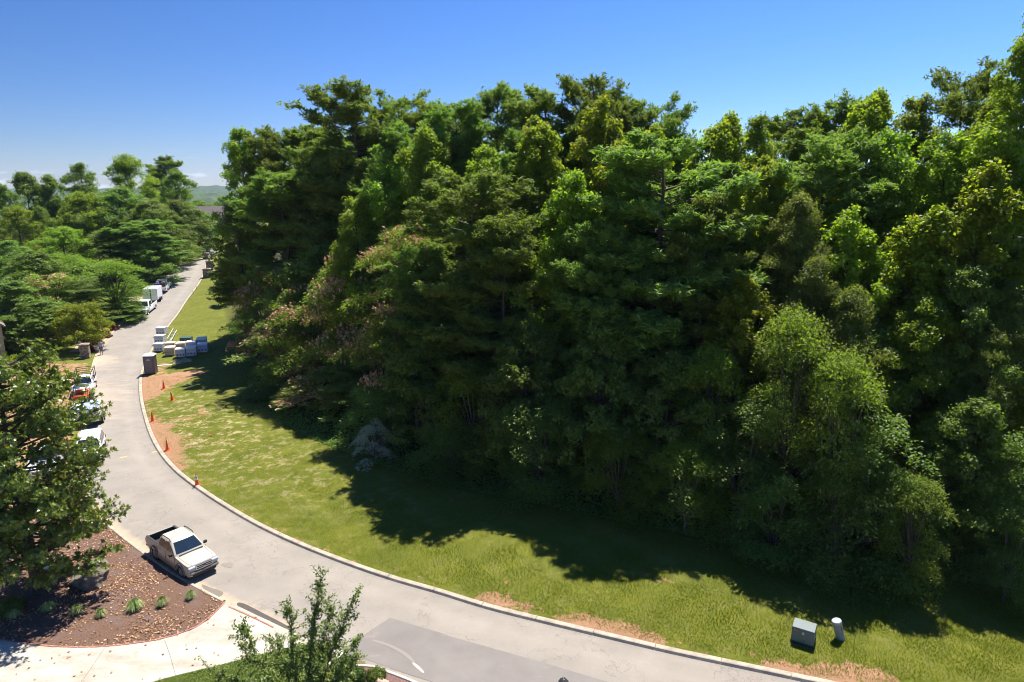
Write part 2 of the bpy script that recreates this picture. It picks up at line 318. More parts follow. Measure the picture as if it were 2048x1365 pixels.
def nodes(name):
    m = bpy.data.materials.new(name); m.use_nodes = True; t = m.node_tree
    return m, t, t.nodes['Principled BSDF']
class NT:
    def __init__(s, t): s.t = t; s.tc = t.nodes.new('ShaderNodeTexCoord')
    def noise(s, sc, det=6, rough=.6, vec=None, scale3=None):
        n = s.t.nodes.new('ShaderNodeTexNoise'); n.inputs['Scale'].default_value = sc; n.inputs['Detail'].default_value = det; n.inputs['Roughness'].default_value = rough
        v = vec or s.tc.outputs['Object']
        if scale3:
            q = s.t.nodes.new('ShaderNodeMapping'); q.inputs['Scale'].default_value = scale3; s.t.links.new(v, q.inputs[0]); v = q.outputs[0]
        s.t.links.new(v, n.inputs['Vector']); return n.outputs[0]
    def ramp(s, v, lo, hi, a=(0, 0, 0), b=(1, 1, 1)):
        r = s.t.nodes.new('ShaderNodeValToRGB'); r.color_ramp.elements[0].position = lo; r.color_ramp.elements[1].position = hi
        r.color_ramp.elements[0].color = (*a, 1); r.color_ramp.elements[1].color = (*b, 1); s.t.links.new(v, r.inputs[0]); return r.outputs[0]
    def mix(s, f, a, b, mode='MIX'):
        m = s.t.nodes.new('ShaderNodeMixRGB'); m.blend_type = mode
        for k, v in ((0, f), (1, a), (2, b)):
            if isinstance(v, tuple): m.inputs[k].default_value = (*v, 1)
            elif isinstance(v, (int, float)): m.inputs[k].default_value = v
            else: s.t.links.new(v, m.inputs[k])
        return m.outputs[0]
    def math(s, op, a, b=0, clamp=False):
        m = s.t.nodes.new('ShaderNodeMath'); m.operation = op; m.use_clamp = clamp
        for k, v in ((0, a), (1, b)):
            if isinstance(v, (int, float)): m.inputs[k].default_value = v
            else: s.t.links.new(v, m.inputs[k])
        return m.outputs[0]
    def attr(s, n):
        a = s.t.nodes.new('ShaderNodeAttribute'); a.attribute_name = n
        q = s.t.nodes.new('ShaderNodeSeparateColor'); s.t.links.new(a.outputs['Color'], q.inputs[0]); return q.outputs[0], q.outputs[1], q.outputs[2], a.outputs['Alpha']
    def bump(s, h, b, st=.5, d=.05):
        n = s.t.nodes.new('ShaderNodeBump'); n.inputs['Strength'].default_value = st; n.inputs['Distance'].default_value = d
        s.t.links.new(h, n.inputs['Height']); s.t.links.new(n.outputs[0], b.inputs['Normal'])
m, t, b = nodes('ground_cover'); n = NT(t)
r_, g_, b_, a_ = n.attr('cover')
gr = n.mix(n.ramp(n.noise(.35, 5), .35, .65), (.088, .112, .008), (.140, .150, .013))
gr = n.mix(n.ramp(n.noise(2.2, 6), .42, .62), gr, n.mix(.5, gr, (.060, .092, .011)))
gr = n.mix(n.ramp(n.noise(14, 5, .7), .45, .75), gr, (.19, .17, .04))
gr = n.mix(n.math('MULTIPLY', n.ramp(n.noise(1.3, 7, .7), .5, .62), n.math('ADD', n.math('MULTIPLY', a_, 1.1), .10), True), gr, (.42, .33, .19))
cl = n.mix(n.noise(3, 8, .7), (.26, .115, .06), (.44, .28, .17))
cl = n.mix(n.ramp(n.noise(24, 4), .55, .7), cl, (.20, .09, .05))
f = n.ramp(n.math('ADD', n.math('MULTIPLY', r_, 1.25), n.math('MULTIPLY', n.math('SUBTRACT', n.noise(1.6, 9, .72), .5), 2.8)), .46, .60)
f = n.math('MULTIPLY', f, n.ramp(r_, .04, .15))
gr = n.mix(f, gr, cl)
gr = n.mix(b_, gr, n.mix(n.noise(9, 6), (.34, .25, .14), (.48, .38, .25)))
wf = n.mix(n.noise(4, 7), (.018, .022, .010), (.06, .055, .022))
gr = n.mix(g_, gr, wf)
t.links.new(gr, b.inputs['Base Color']); b.inputs['Roughness'].default_value = .95; b.inputs['Specular IOR Level'].default_value = .15
n.bump(n.noise(22, 5, .8), b, .7, .06)
me.materials.append(m); struct('ground', me)

def sheet(name, poly, z, m, z2=None):
    me = bpy.data.meshes.new(name); bm = bmesh.new(); vs_ = [bm.verts.new((p[0], p[1], z)) for p in poly]
    f = bm.faces.new(vs_); bmesh.ops.triangulate(bm, faces=[f]); bmesh.ops.recalc_face_normals(bm, faces=bm.faces)
    if bm.faces[:][0].normal.z < 0: bmesh.ops.reverse_faces(bm, faces=bm.faces[:])
    bm.to_mesh(me); bm.free(); me.materials.append(m); return me
# road surface
def resample(Ln, n):
    s = np.r_[0, np.cumsum(np.linalg.norm(np.diff(Ln, axis=0), axis=1))]; q = np.linspace(0, s[-1], n)
    return np.stack([np.interp(q, s, Ln[:, 0]), np.interp(q, s, Ln[:, 1])], 1)
# pair every point of the right kerb with the nearest point of the left edge
Lf = resample(LC, 1200); pair = []; last = 0
for p in RC:
    d = ((Lf[last:last + 220] - p) ** 2).sum(1); last = last + int(np.argmin(d)); pair.append(Lf[last])
pair = np.array(pair); K = 14
V = []; A = []
for i, (p, q) in enumerate(zip(RC, pair)):
    for k in range(K + 1):
        u = k / K; x, y = p * (1 - u) + q * u; z = float(prof(y)) + .05 * math.sin(math.pi * u)
        V.append((x, y, z)); s = i * 1.0
        wl = math.exp(-((1 - u) / .10) ** 2) * (.9 if 30 < y < 95 else .35) + math.exp(-(u / .03) ** 2) * .2
        yard = math.exp(-((y - 68) / 11) ** 2) * (.35 + .45 * u) + math.exp(-((y - 83) / 4) ** 2) * .8 * u
        A.append((wl, yard, u, 1))
i = np.arange(len(RC) - 1); k = np.arange(K); I, J = np.meshgrid(i, k); a = (I * (K + 1) + J).ravel()
F = np.stack([a, a + 1, a + K + 2, a + K + 1], 1)
me = mesh('road', V, F, mat('tmp2', (.1, .1, .1)), smooth=True); me.materials.clear()
q = me.color_attributes.new('wear', 'FLOAT_COLOR', 'POINT'); q.data.foreach_set('color', np.array(A, np.float32).ravel())
m, t, b = nodes('old_asphalt'); n = NT(t); r_, g_, b_, _ = n.attr('wear')
c = n.mix(n.ramp(n.noise(.45, 6), .35, .65), (.200, .177, .150), (.255, .225, .190))
c = n.mix(n.ramp(n.noise(.14, 7, .7), .5, .64), c, n.mix(.5, c, (.21, .185, .16)))
streak = n.t.nodes.new('ShaderNodeTexWave'); streak.wave_type = 'BANDS'
c = n.mix(n.math('MULTIPLY', n.ramp(n.math('ABSOLUTE', n.math('SUBTRACT', b_, .5)), .0, .16, (1, 1, 1), (0, 0, 0)), .10), c, (.2, .18, .16))
c = n.mix(n.math('MULTIPLY', n.ramp(n.math('ABSOLUTE', n.math('SUBTRACT', b_, .25)), .0, .12, (1, 1, 1), (0, 0, 0)), .16), c, (.40, .36, .31))
c = n.mix(n.ramp(n.noise(60, 3, .8), .45, .8), c, (.40, .36, .31))
c = n.mix(n.ramp(n.noise(45, 3, .8), .55, .8), c, (.17, .155, .14))
sand = n.mix(n.noise(2, 6), (.38, .27, .17), (.50, .39, .28))
f = n.ramp(n.math('ADD', r_, n.math('MULTIPLY', n.math('SUBTRACT', n.noise(.9, 8, .7), .5), 1.2)), .35, .8); c = n.mix(n.math('MULTIPLY', f, .85), c, sand)
f = n.ramp(n.math('ADD', g_, n.math('MULTIPLY', n.math('SUBTRACT', n.noise(.5, 9, .75, scale3=(.6, 2.2, 1)), .5), 1.6)), .35, .85); c = n.mix(n.math('MULTIPLY', f, .65), c, (.47, .37, .27))
cr_ = n.ramp(n.math('ABSOLUTE', n.math('SUBTRACT', n.noise(.22, 8, .6), .5)), .0, .0022, (1, 1, 1), (0, 0, 0)); c = n.mix(n.math('MULTIPLY', cr_, .55), c, (.10, .09, .08))
sp_ = n.ramp(n.noise(5, 2, .5), .735, .76); c = n.mix(n.math('MULTIPLY', sp_, .6), c, (.11, .10, .09))
c = n.mix(n.math('MULTIPLY', n.ramp(n.noise(.8, 7, .75, scale3=(.35, 1.4, 1)), .55, .66), .35), c, (.30, .27, .23))
c = n.mix(n.math('MULTIPLY', n.ramp(b_, .01, .07, (1, 1, 1), (0, 0, 0)), .4), c, (.12, .11, .095))
t.links.new(c, b.inputs['Base Color']); b.inputs['Roughness'].default_value = .88; b.inputs['Specular IOR Level'].default_value = .25
n.bump(n.noise(70, 3), b, .25, .02); me.materials.append(m); struct('road', me)

CONC = mat('kerb_concrete', (.43, .37, .28), .85, noise=.35, nscale=2.2, bump=.3, bscale=30, col2=(.27, .23, .18))
def kerb(name, Ln, wd, h, lab, inner=-1, base=None, m=None, seg=3.0):
    """cast kerb along a line in separate 3 m lengths with open joints"""
    Ln = np.array(Ln); s = np.r_[0, np.cumsum(np.linalg.norm(np.diff(Ln, axis=0), axis=1))]; V = []; F = []
    p0 = 0
    while p0 < s[-1] - .2:
        p1 = min(p0 + seg, s[-1]); q = np.linspace(p0 + .012, p1 - .012, 5)
        X = np.interp(q, s, Ln[:, 0]); Y = np.interp(q, s, Ln[:, 1])
        X2 = np.interp(np.clip(q + .3, 0, s[-1]), s, Ln[:, 0]) - np.interp(np.clip(q - .3, 0, s[-1]), s, Ln[:, 0])
        Y2 = np.interp(np.clip(q + .3, 0, s[-1]), s, Ln[:, 1]) - np.interp(np.clip(q - .3, 0, s[-1]), s, Ln[:, 1])
        l = np.hypot(X2, Y2) + 1e-9; NX, NY = -Y2 / l, X2 / l
        jz = (int(p0 * 13) % 7) * .001
        pr = [(-wd * .60, -.2), (-wd * .5, h * .1), (-wd * .34, h * .85 + jz), (-wd * .2, h + jz), (wd * .35, h + .006 + jz), (wd * .5, h - .01), (wd * .5, -.2)]
        b0 = len(V)
        for x, y, ux, uy in zip(X, Y, NX, NY):
            zb = float(prof(y)) if base is None else base
            for o, z in pr: V.append((x + ux * o * inner, y + uy * o * inner, zb + z))
        n_ = len(pr)
        for a in range(4):
            for k in range(n_ - 1): F.append((b0 + a * n_ + k, b0 + a * n_ + k + 1, b0 + (a + 1) * n_ + k + 1, b0 + (a + 1) * n_ + k))
        F.append(tuple(b0 + k for k in range(n_))); F.append(tuple(b0 + 4 * n_ + k for k in range(n_ - 1, -1, -1)))
        p0 = p1
    me = mesh(name, V, F, m or CONC)
    bm = bmesh.new(); bm.from_mesh(me); bmesh.ops.recalc_face_normals(bm, faces=bm.faces); bm.to_mesh(me); bm.free()
    return struct(name, me, lab)
kerb('kerb', RC[4:], .34, .14, 'pale concrete kerb between the road and the big lawn', inner=-1)
kerb('kerb', smooth_line(LC_A + [(-27.5, 41.6)]), .20, .09, 'thin kerb beside the parked beige pickup', inner=1)
kerb('kerb', smooth_line(LC_B[:7]), .22, .11, 'pale kerb edging the gravel verge with red shrubs', inner=1)
# ------------------------------------------------------------------ near-side yards (flat, prof = 0)
G = lambda px, py: tuple(g0(px, py))
drv = [G(*p) for p in [(-40, 1272), (0, 1283), (102, 1297), (202, 1297), (238, 1293.6), (319, 1283), (381, 1264), (417, 1243), (450, 1207), (470, 1212), (520, 1236), (575, 1262), (634, 1288)]]
drv += [G(*p) for p in [(560, 1302), (480, 1324.5), (405, 1342), (333, 1359), (250, 1385), (100, 1420), (-120, 1440)]]
m, t, b = nodes('driveway_concrete'); n = NT(t)
c = n.mix(n.ramp(n.noise(.5, 7, .65, scale3=(.7, 1.6, 1)), .38, .62), (.28, .25, .20), (.45, .41, .34)); c = n.mix(n.ramp(n.noise(.9, 8, .7), .56, .66), c, (.30, .245, .175))
c = n.mix(n.ramp(n.noise(30, 3), .5, .8), c, (.6, .54, .45)); t.links.new(c, b.inputs['Base Color']); b.inputs['Roughness'].default_value = .9; n.bump(n.noise(40, 4), b, .15, .02)
DRV = m
struct('driveway', sheet('driveway', drv, .075, DRV))
BRICK = mat('edging_brick', (.46, .20, .15), .9, noise=.4, nscale=8)
dge = smooth_line(drv[:9]); kerb('brick_edging', dge, .11, .02, 'red brick edging along the pale driveway', base=.075, m=BRICK, seg=.5)
kerb('brick_edging', smooth_line([G(*p) for p in [(458, 1216), (500, 1234), (548, 1258)]]), .11, .02, 'red brick edging across the driveway mouth', base=.072, m=BRICK, seg=.5)
mj = MB()
for (p, q) in [((212, 1296), (140, 1400)), ((330, 1284), (352, 1355))]:
    a = np.array(G(*p)); c_ = np.array(G(*q)); mj.tube([(*a, .078), (*((a + c_) / 2 + .02), .078), (*c_, .078)], .009, 4)
JM = mat('joint', (.16, .13, .11), .9); o = mj.build('driveway_joints', JM); o['kind'] = 'structure'
# darker stretch of newer asphalt and its drain apron
NEWA, t, b = nodes('newer_asphalt'); n = NT(t)
c = n.mix(n.ramp(n.noise(.5, 6), .35, .65), (.150, .133, .122), (.190, .170, .155)); c = n.mix(n.ramp(n.noise(60, 3, .8), .45, .8), c, (.24, .215, .19)); c = n.mix(n.ramp(n.noise(.8, 8, .7, scale3=(.5, 1.6, 1)), .60, .72), c, (.28, .24, .20))
t.links.new(c, b.inputs['Base Color']); b.inputs['Roughness'].default_value = .88; n.bump(n.noise(70, 3), b, .25, .02)
pt = [G(*p) for p in [(780, 1238), (880, 1267.6), (900, 1275), (1087, 1328), (1211, 1365), (1330, 1402), (1500, 1450)]]
edge_l = [tuple(p * .985 + np.array((.0, .35))) for p in LC[(LC[:, 0] > -8) & (LC[:, 0] < 14)]]
pt += [(14, 18.9)] + [tuple(p) for p in resample(LC[(LC[:, 0] < 13) & (LC[:, 0] > -8.0)], 30) + np.array([.05, .25])] + [G(679, 1303)]
V = []; 
def roadz(x, y):
    p = np.array([[x, y]]); r = -dR(p)[0]; l = -dL(p)[0]; u = np.clip(r / max(r + l, .1), 0, 1); return float(prof(y)) + .05 * math.sin(math.pi * u)
me = sheet('asphalt_patch', pt, 0, NEWA); bm = bmesh.new(); bm.from_mesh(me)
bmesh.ops.subdivide_edges(bm, edges=[e for e in bm.edges if e.calc_length() > .8], cuts=4, use_grid_fill=True)
bmesh.ops.triangulate(bm, faces=bm.faces[:])
for v in bm.verts: v.co.z = max(0, roadz(v.co.x, v.co.y)) + .012
bm.to_mesh(me); bm.free(); struct('asphalt_patch', me, 'darker newer asphalt patch on the near side of the road')
def decal(name, px, m, dz=.016, lab=None):
    Q = np.array([G(*p) for p in px])
    for _ in range(3): Q = np.stack([Q * .75 + np.roll(Q, -1, 0) * .25, Q * .25 + np.roll(Q, -1, 0) * .75], 1).reshape(-1, 2)
    me = sheet(name, Q, 0, m)
    for v in me.vertices: v.co.z = roadz(v.co.x, v.co.y) + dz
    return struct(name, me, lab)
WET = mat('damp_stain', (.17, .14, .115), .7, noise=.1); WET2 = mat('oil_stain', (.21, .18, .155), .7, noise=.1)
TAR = mat('dark_gravel', (.10, .085, .075), .9, noise=.5, nscale=20)
PALE = mat('chalk_mark', (.42, .38, .34), .9, noise=.2, nscale=3); YEL = mat('yellow_paint', (.70, .52, .12), .8)
decal('stain', [(441, 1131), (447, 1128), (458, 1127), (466, 1128), (466, 1133), (463, 1138), (452, 1136)], WET2, .010)
decal('stain', [(400, 1168), (412, 1172), (425, 1178), (436, 1180), (449, 1186), (443, 1193), (430, 1196), (415, 1188)], WET, .010)
decal('stain', [(472, 1206), (486, 1206), (520, 1224), (560, 1244), (592, 1262), (585, 1264), (540, 1250), (500, 1232), (478, 1217)], TAR, .014)
decal('stain', [(824, 1325), (832, 1329), (843, 1338), (850, 1347), (845, 1348), (836, 1340), (826, 1332)], PALE, .020)
decal('stain', [(745, 1280), (780, 1290), (815, 1308), (832, 1326), (826, 1328), (800, 1306), (770, 1292), (742, 1284)], mat('faint_mark', (.225, .20, .175), .9), .018)
me = decal('paint_mark', [(240, 916.3), (255, 914.6), (255, 915.8), (240, 917.6)], YEL, .012, 'yellow survey dash painted on the road')
me = decal('paint_mark', [(303, 905), (315, 903.5), (315, 904.8), (304, 906.4)], YEL, .012, 'yellow survey dash painted beside the kerb')
# mulch bed with the magnolia
m, t, b = nodes('mulch'); n = NT(t)
c = n.mix(n.ramp(n.noise(26, 6, .8), .38, .62), (.055, .028, .018), (.22, .125, .080)); c = n.mix(n.ramp(n.noise(.6, 5), .5, .62), c, n.mix(.5, c, (.15, .11, .105)))
c = n.mix(n.ramp(n.noise(11, 5, .75), .60, .68), c, (.30, .17, .10))
t.links.new(c, b.inputs['Base Color']); b.inputs['Roughness'].default_value = .95; n.bump(n.noise(30, 5, .8), b, .9, .05); MULCH = m
bed = [G(*p) for p in [(449, 1206), (401, 1182), (341.5, 1148), (290, 1111), (245, 1078), (225, 1062)]] + [(-28.3, 42.3), (-34, 43), (-40, 38), (-40, 26)] + [G(*p) for p in [(-40, 1272), (0, 1283), (102, 1297), (202, 1297), (238, 1293.6), (319, 1283), (381, 1264), (417, 1243)]]
me = sheet('mulch_bed', bed, .06, MULCH); struct('mulch_bed', me)
# little bed and verge at the bottom edge
bed2 = [G(*p) for p in [(676, 1344), (712, 1325), (765, 1343), (822, 1364), (900, 1400)]] + [(-3.5, 18), (-7, 20)]
struct('mulch_bed', sheet('mulch_bed', bed2, .065, mat('red_mulch', (.24, .135, .11), .95, noise=.6, nscale=24, bump=.8, bscale=30)))
WHT = mat('white_concrete', (.60, .56, .48), .85, noise=.25, nscale=3)
kerb('kerb', smooth_line([G(*p) for p in [(655, 1365), (676, 1344), (712, 1324), (765, 1342), (822, 1363), (900, 1398)]], 2), .16, .11, 'white kerb round the small shrub bed', base=0, m=WHT, seg=2.4)
kerb('kerb', smooth_line([G(*p) for p in [(634, 1288), (667, 1304), (673, 1314), (672, 1324), (655, 1345)]], 2), .18, .11, 'curved kerb end beside the young elm', base=0, m=CONC, seg=1.6)
struct('drain_apron', sheet('drain_apron', [G(*p) for p in [(668, 1303), (684, 1302), (694, 1312), (690, 1324), (676, 1342), (664, 1340), (676, 1322)]], .068, WHT), 'white concrete apron at the end of the kerb')
vs_ = smooth_line([G(*p) for p in [(493, 1320), (545, 1306), (600, 1293), (634, 1291), (664, 1305), (669, 1322), (650, 1350), (620, 1400), (480, 1460), (250, 1460), (260, 1382), (340, 1357), (410, 1341), (493, 1320)]], 2, .4)[:-1]
TURF, t, b = nodes('turf'); n = NT(t)
c = n.mix(n.ramp(n.noise(1.4, 6), .35, .65), (.050, .085, .014), (.090, .125, .020)); c = n.mix(n.ramp(n.noise(20, 5, .7), .5, .75), c, (.13, .15, .04)); t.links.new(c, b.inputs['Base Color']); b.inputs['Roughness'].default_value = .95; n.bump(n.noise(25, 5, .8), b, .8, .05)
struct('lawn_strip', sheet('lawn_strip', vs_, .085, TURF))
# yard and lawn left of the road (mostly behind the magnolia)
# far side drive beyond the crest
q = [at(384, 519, 176)[:2], at(414, 519, 176)[:2], at(427, 503, 196)[:2], at(430, 498, 196)[:2], at(386, 498, 198)[:2]]
far = [(-83, 176), (-78, 176), (-80, 186), (-84, 203), (-100, 206), (-104, 196), (-92, 190)]
struct('road', sheet('road', far, 3.75, bpy.data.materials['old_asphalt']), 'far stretch of road beyond the crest')
# hills on the horizon
def hill(x0, x1, y0, base, hts, seed, colr, name='hills'):
    rg = np.random.default_rng(seed); X = np.linspace(x0, x1, 160); D = np.linspace(0, 1, 40); V = []
    for d in D:
        for x in X:
            h = np.interp(x, np.linspace(x0, x1, len(hts)), hts) * math.sin(math.pi * min(d * .9 + .04, 1)) ** .8
            V.append((x, y0 + d * 900, base + h + rg.normal() * 3.0 + 4 * math.sin(x * .031 + d * 9) + 3 * math.sin(x * .083 + d * 17)))
    i = np.arange(159); j = np.arange(39); I, J = np.meshgrid(i, j); a = (J * 160 + I).ravel()
    return struct(name, mesh(name, V, np.stack([a, a + 1, a + 161, a + 160], 1), colr))
HM = mat('far_wood', (.050, .095, .035), .95, noise=.6, nscale=.06, bump=1, bscale=.1)
hill(-1300, 500, 700, -20, [12, 14, 16, 20, 26, 38, 40, 34], 1, HM)
hill(-3800, 1500, 2600, -30, [26, 34, 30, 44, 40, 46, 50], 2, HM)
# ------------------------------------------------------------------ vegetation
def unit(v): return v / (np.linalg.norm(v, axis=-1, keepdims=True) + 1e-9)
def leaves(P, N, Ln, Wd, rg, A=None, fold=.25):
    """one small folded quad per leaf"""
    n = len(P); N = unit(N)
    A = unit(np.cross(N, rg.normal(size=(n, 3)))) if A is None else unit(A - N * (A * N).sum(1)[:, None])
    B = np.cross(N, A); s = rg.uniform(.7, 1.25, n)[:, None]; l = Ln * s; wd = Wd * s
    return np.stack([P - A * l, P + B * wd + N * wd * fold - A * l * .15, P + A * l, P - B * wd + N * wd * fold - A * l * .15], 1).reshape(-1, 3)
def quads(V): return np.arange(len(V)).reshape(-1, 4)
def limb_mesh(limbs, m, n=5):
    Vs, Fs, b = [], [], 0
    for P, r in limbs:
        V, F = tube(P, np.asarray(r, float), n); Vs.append(V); Fs.append(F + b); b += len(V)
    return mesh('trunk', np.vstack(Vs), np.vstack(Fs), m, smooth=True)
def sphere(n, rg): return unit(rg.normal(size=(n, 3)))
def trunk_line(h, r, rg, lean=.03):
    t = np.linspace(0, 1, 9); P = np.stack([np.cumsum(rg.normal(size=9)) * lean * h * .25, np.cumsum(rg.normal(size=9)) * lean * h * .25, t * h], 1); P[0, :2] = 0
    return P, r * (1 - t * .93)
def on_trunk(P, z): return np.array([np.interp(z, P[:, 2], P[:, 0]), np.interp(z, P[:, 2], P[:, 1]), z])
def curve(a, b, up=0, n=5):
    t = np.linspace(0, 1, n)[:, None]; q = a * (1 - t) + b * t; q[:, 2] += (np.sin(t * math.pi) * up)[:, 0]; return q

def broadleaf(seed, h=18, Rr=4.2, cb=.18, ncl=95, twigs=13, per=24, ls=(.115, .075), prof_='oval', core=.25, spire=True, zs=.8, droop=0, mt='broad', rc=None):
    rg = np.random.default_rng(seed); P, r = trunk_line(h * .93, .16 + h * .008, rg); limbs = [(P, r)]
    f = {'oval': lambda t: np.clip(np.sin(np.pi * (t * .74 + .25)), 0, 1) ** .75, 'cone': lambda t: np.clip(1.05 - t, 0, 1) ** .66 * np.clip(t * 5 + .55, 0, 1) * 1.12,
         'wide': lambda t: np.clip(np.sin(np.pi * (t * .62 + .30)), 0, 1) ** .8 * np.clip(t * 4 + .3, 0, 1)}[prof_]
    t = rg.uniform(0, 1, ncl) ** .85; ph = rg.uniform(0, 2 * np.pi, ncl)
    lob = 1 + .20 * np.sin(3 * ph + seed) + .13 * np.sin(5 * ph + 9 * t + seed)
    rad = Rr * f(t) * lob * np.where(rg.random(ncl) < core, rg.uniform(.15, .6, ncl), rg.uniform(.68, 1.0, ncl))
    C = np.stack([rad * np.cos(ph), rad * np.sin(ph), h * (cb + (1 - cb) * t)], 1)
    C[:, :2] += np.array([on_trunk(P, z)[:2] for z in C[:, 2]])
    rc = (rc or Rr * .27) * rg.uniform(.65, 1.25, ncl) * (1 - .35 * t)
    zsv = np.full(ncl, zs)
    if spire:      # upright leading shoots that break the outline
        k = rg.random(ncl) < .38; zsv[k] = 1.9; rc[k] *= .6; C[k, 2] += rc[k] * .6
    for c, q in zip(C, rc):
        a = on_trunk(P, max(h * .08, c[2] - np.hypot(c[0], c[1]) * rg.uniform(.5, .9)))
        limbs.append((curve(a, c, .25), np.linspace(.035 + .012 * q, .012, 5)))
    d = sphere(ncl * twigs, rg); d[:, 2] = np.where(rg.random(len(d)) < .7, np.abs(d[:, 2]), d[:, 2])
    CC = np.repeat(C, twigs, 0); RC_ = np.repeat(rc, twigs); ZZ = np.repeat(zsv, twigs)
    TW = CC + d * (RC_ * rg.uniform(.55, 1.05, len(d)))[:, None] * np.stack([np.ones(len(d)), np.ones(len(d)), ZZ], 1)
    TW[:, 2] -= droop * np.hypot(*(d[:, :2].T)) * RC_
    P2 = np.repeat(TW, per, 0); D2 = np.repeat(d, per, 0); n = len(P2)
    P2 = P2 + rg.normal(size=(n, 3)) * (.20 if zs > .5 else .24) * np.array([1, 1, .75 if zs > .5 else .4])
    N = D2 * .5 + np.array([0, 0, .55]) + rg.normal(size=(n, 3)) * .55
    return limb_mesh(limbs, BARK), mesh('crown', *(lambda V: (V, quads(V)))(leaves(P2, N, ls[0], ls[1], rg)), L[mt])

def pine(seed, h=22, Rr=4.2, cb=.30, nl=84, sparse=1.0, flat=1.0):
    rg = np.random.default_rng(seed); P, r = trunk_line(h, .20 + h * .007, rg, .035); limbs = [(P, r)]; TP, TD = [], []
    for i in range(nl):
        t = (i + rg.random()) / nl; t = t ** .9; z = h * (cb + (1 - cb) * t); ph = rg.uniform(0, 6.28)
        Lb = Rr * np.interp(t, [0, .12, .45, .8, .93, 1], [.55, .85, 1, .78, .52, .24]) * rg.uniform(.6, 1.15)
        a = on_trunk(P, z - .2); dr = np.array([math.cos(ph), math.sin(ph), 0]); rise = rg.uniform(-.10, .25) + .75 * t ** 3
        e = a + dr * Lb + np.array([0, 0, Lb * rise]); cu = curve(a, e, -.06 * Lb, 6); limbs.append((cu, np.linspace(.05 + .02 * (1 - t), .012, 6)))
        ns = int(4 + Lb * 2.6)
        for q in range(ns):
            u = rg.uniform(.32, 1.0) if Lb > 1 else rg.uniform(.1, 1); b = np.array([np.interp(u, np.linspace(0, 1, 6), cu[:, k]) for k in range(3)])
            sd = rg.choice([-1, 1]); an = ph + sd * rg.uniform(.35, 1.1); sl = Lb * .38 * rg.uniform(.5, 1.1) * (1.25 - u * .7) + .25
            e2 = b + np.array([math.cos(an), math.sin(an), rg.uniform(.05, .45)]) * sl
            limbs.append((np.stack([b, e2]), [.014, .006]))
            nt_ = max(3, int((5 + sl * 6.5) * sparse)); w_ = rg.uniform(.25, 1.08, nt_)
            for wv in w_:
                TP.append(b + (e2 - b) * wv + rg.normal(size=3) * np.array([.20, .20, .17 * flat])); TD.append((e2 - b) / (sl + 1e-6))
    TP = np.array(TP); TD = np.array(TD); K = 9; P2 = np.repeat(TP, K, 0); D2 = np.repeat(TD, K, 0); n = len(P2)
    A = unit(D2 * .7 + rg.normal(size=(n, 3)) * .6 + np.array([0, 0, .35])); P2 = P2 + A * .10 + rg.normal(size=(n, 3)) * .07
    N = rg.normal(size=(n, 3)) * .6 + np.array([0, 0, .8])
    V = leaves(P2, N, .18, .042, rg, A=A, fold=.1)
    return limb_mesh(limbs, PBARK, 4), mesh('crown', V, quads(V), L['pine'])

def layered(seed, h=9, Rr=4.5, nl=34, per=520, th=.16, mt='mimosa', ls=(.13, .045), cb=.25, bloom=0, sag=.16, flare=.62):
    """spreading tree in flat overlapping fans of foliage"""
    rg = np.random.default_rng(seed); limbs = []; fork = h * .22
    limbs.append((np.array([[0, 0, 0], [.1, .05, fork * .6], [.0, .1, fork]]), np.array([.2, .16, .13]))); VV = []; BP = []
    for i in range(nl):
        t = rg.uniform(0, 1) ** .8; ph = rg.uniform(0, 6.28) ; rad = Rr * rg.uniform(.15, 1) ** .55 * (1 - .55 * t ** 2.2)
        z = h * (cb + (1 - cb) * t) - .0 * rad; c = np.array([rad * math.cos(ph), rad * math.sin(ph), z])
        limbs.append((curve(np.array([0, .1, fork * rg.uniform(.6, 1)]), c - [0, 0, .25], h * .05, 6), np.linspace(.07, .015, 6)))
        q = Rr * rg.uniform(.26, .46) * (1 - .25 * t); n = int(per * (q / (Rr * .36)) ** 2)
        rr_ = q * np.sqrt(rg.random(n)); an = rg.uniform(0, 6.28, n)
        edge = 1 + .25 * np.sin(an * 5 + i) + .12 * np.sin(an * 9 + 2 * i); rr_ *= edge
        X = np.stack([rr_ * np.cos(an), rr_ * np.sin(an), -sag * rr_ ** 2 / q + rg.normal(size=n) * th + rr_ * .0], 1)
        out = np.stack([np.cos(ph), np.sin(ph)]) if rad > .2 else np.zeros(2)
        X[:, 2] -= (X[:, :2] @ out) * sag * 1.1
        Pn = X + c; A = np.stack([np.cos(an), np.sin(an), -.25 - .3 * rg.random(n)], 1) + rg.normal(size=(n, 3)) * .35
        N = np.array([0, 0, 1.]) + rg.normal(size=(n, 3)) * .35
        VV.append(leaves(Pn, N, ls[0], ls[1], rg, A=A, fold=.15))
        if bloom:
            nb = int(n * .12 * bloom * rg.choice([.1, .5, 1.4])); s_ = rg.integers(0, n, nb); g_ = rg.normal(size=(nb, 3)) * .05
            sel = Pn[s_] + np.array([0, 0, th * .9]) + g_; BP.append(sel)
    V = np.vstack(VV); tr = limb_mesh(limbs, BARK); cr_ = mesh('crown', V, quads(V), L[mt]); bl = None
    if bloom:
        B = np.repeat(np.vstack(BP), 5, 0); B = B + rg.normal(size=B.shape) * .05; V = leaves(B, rg.normal(size=B.shape) * .5 + [0, 0, .7], .10, .08, rg, fold=.3); bl = mesh('blossom', V, quads(V), L['blossom'])
    return tr, cr_, bl

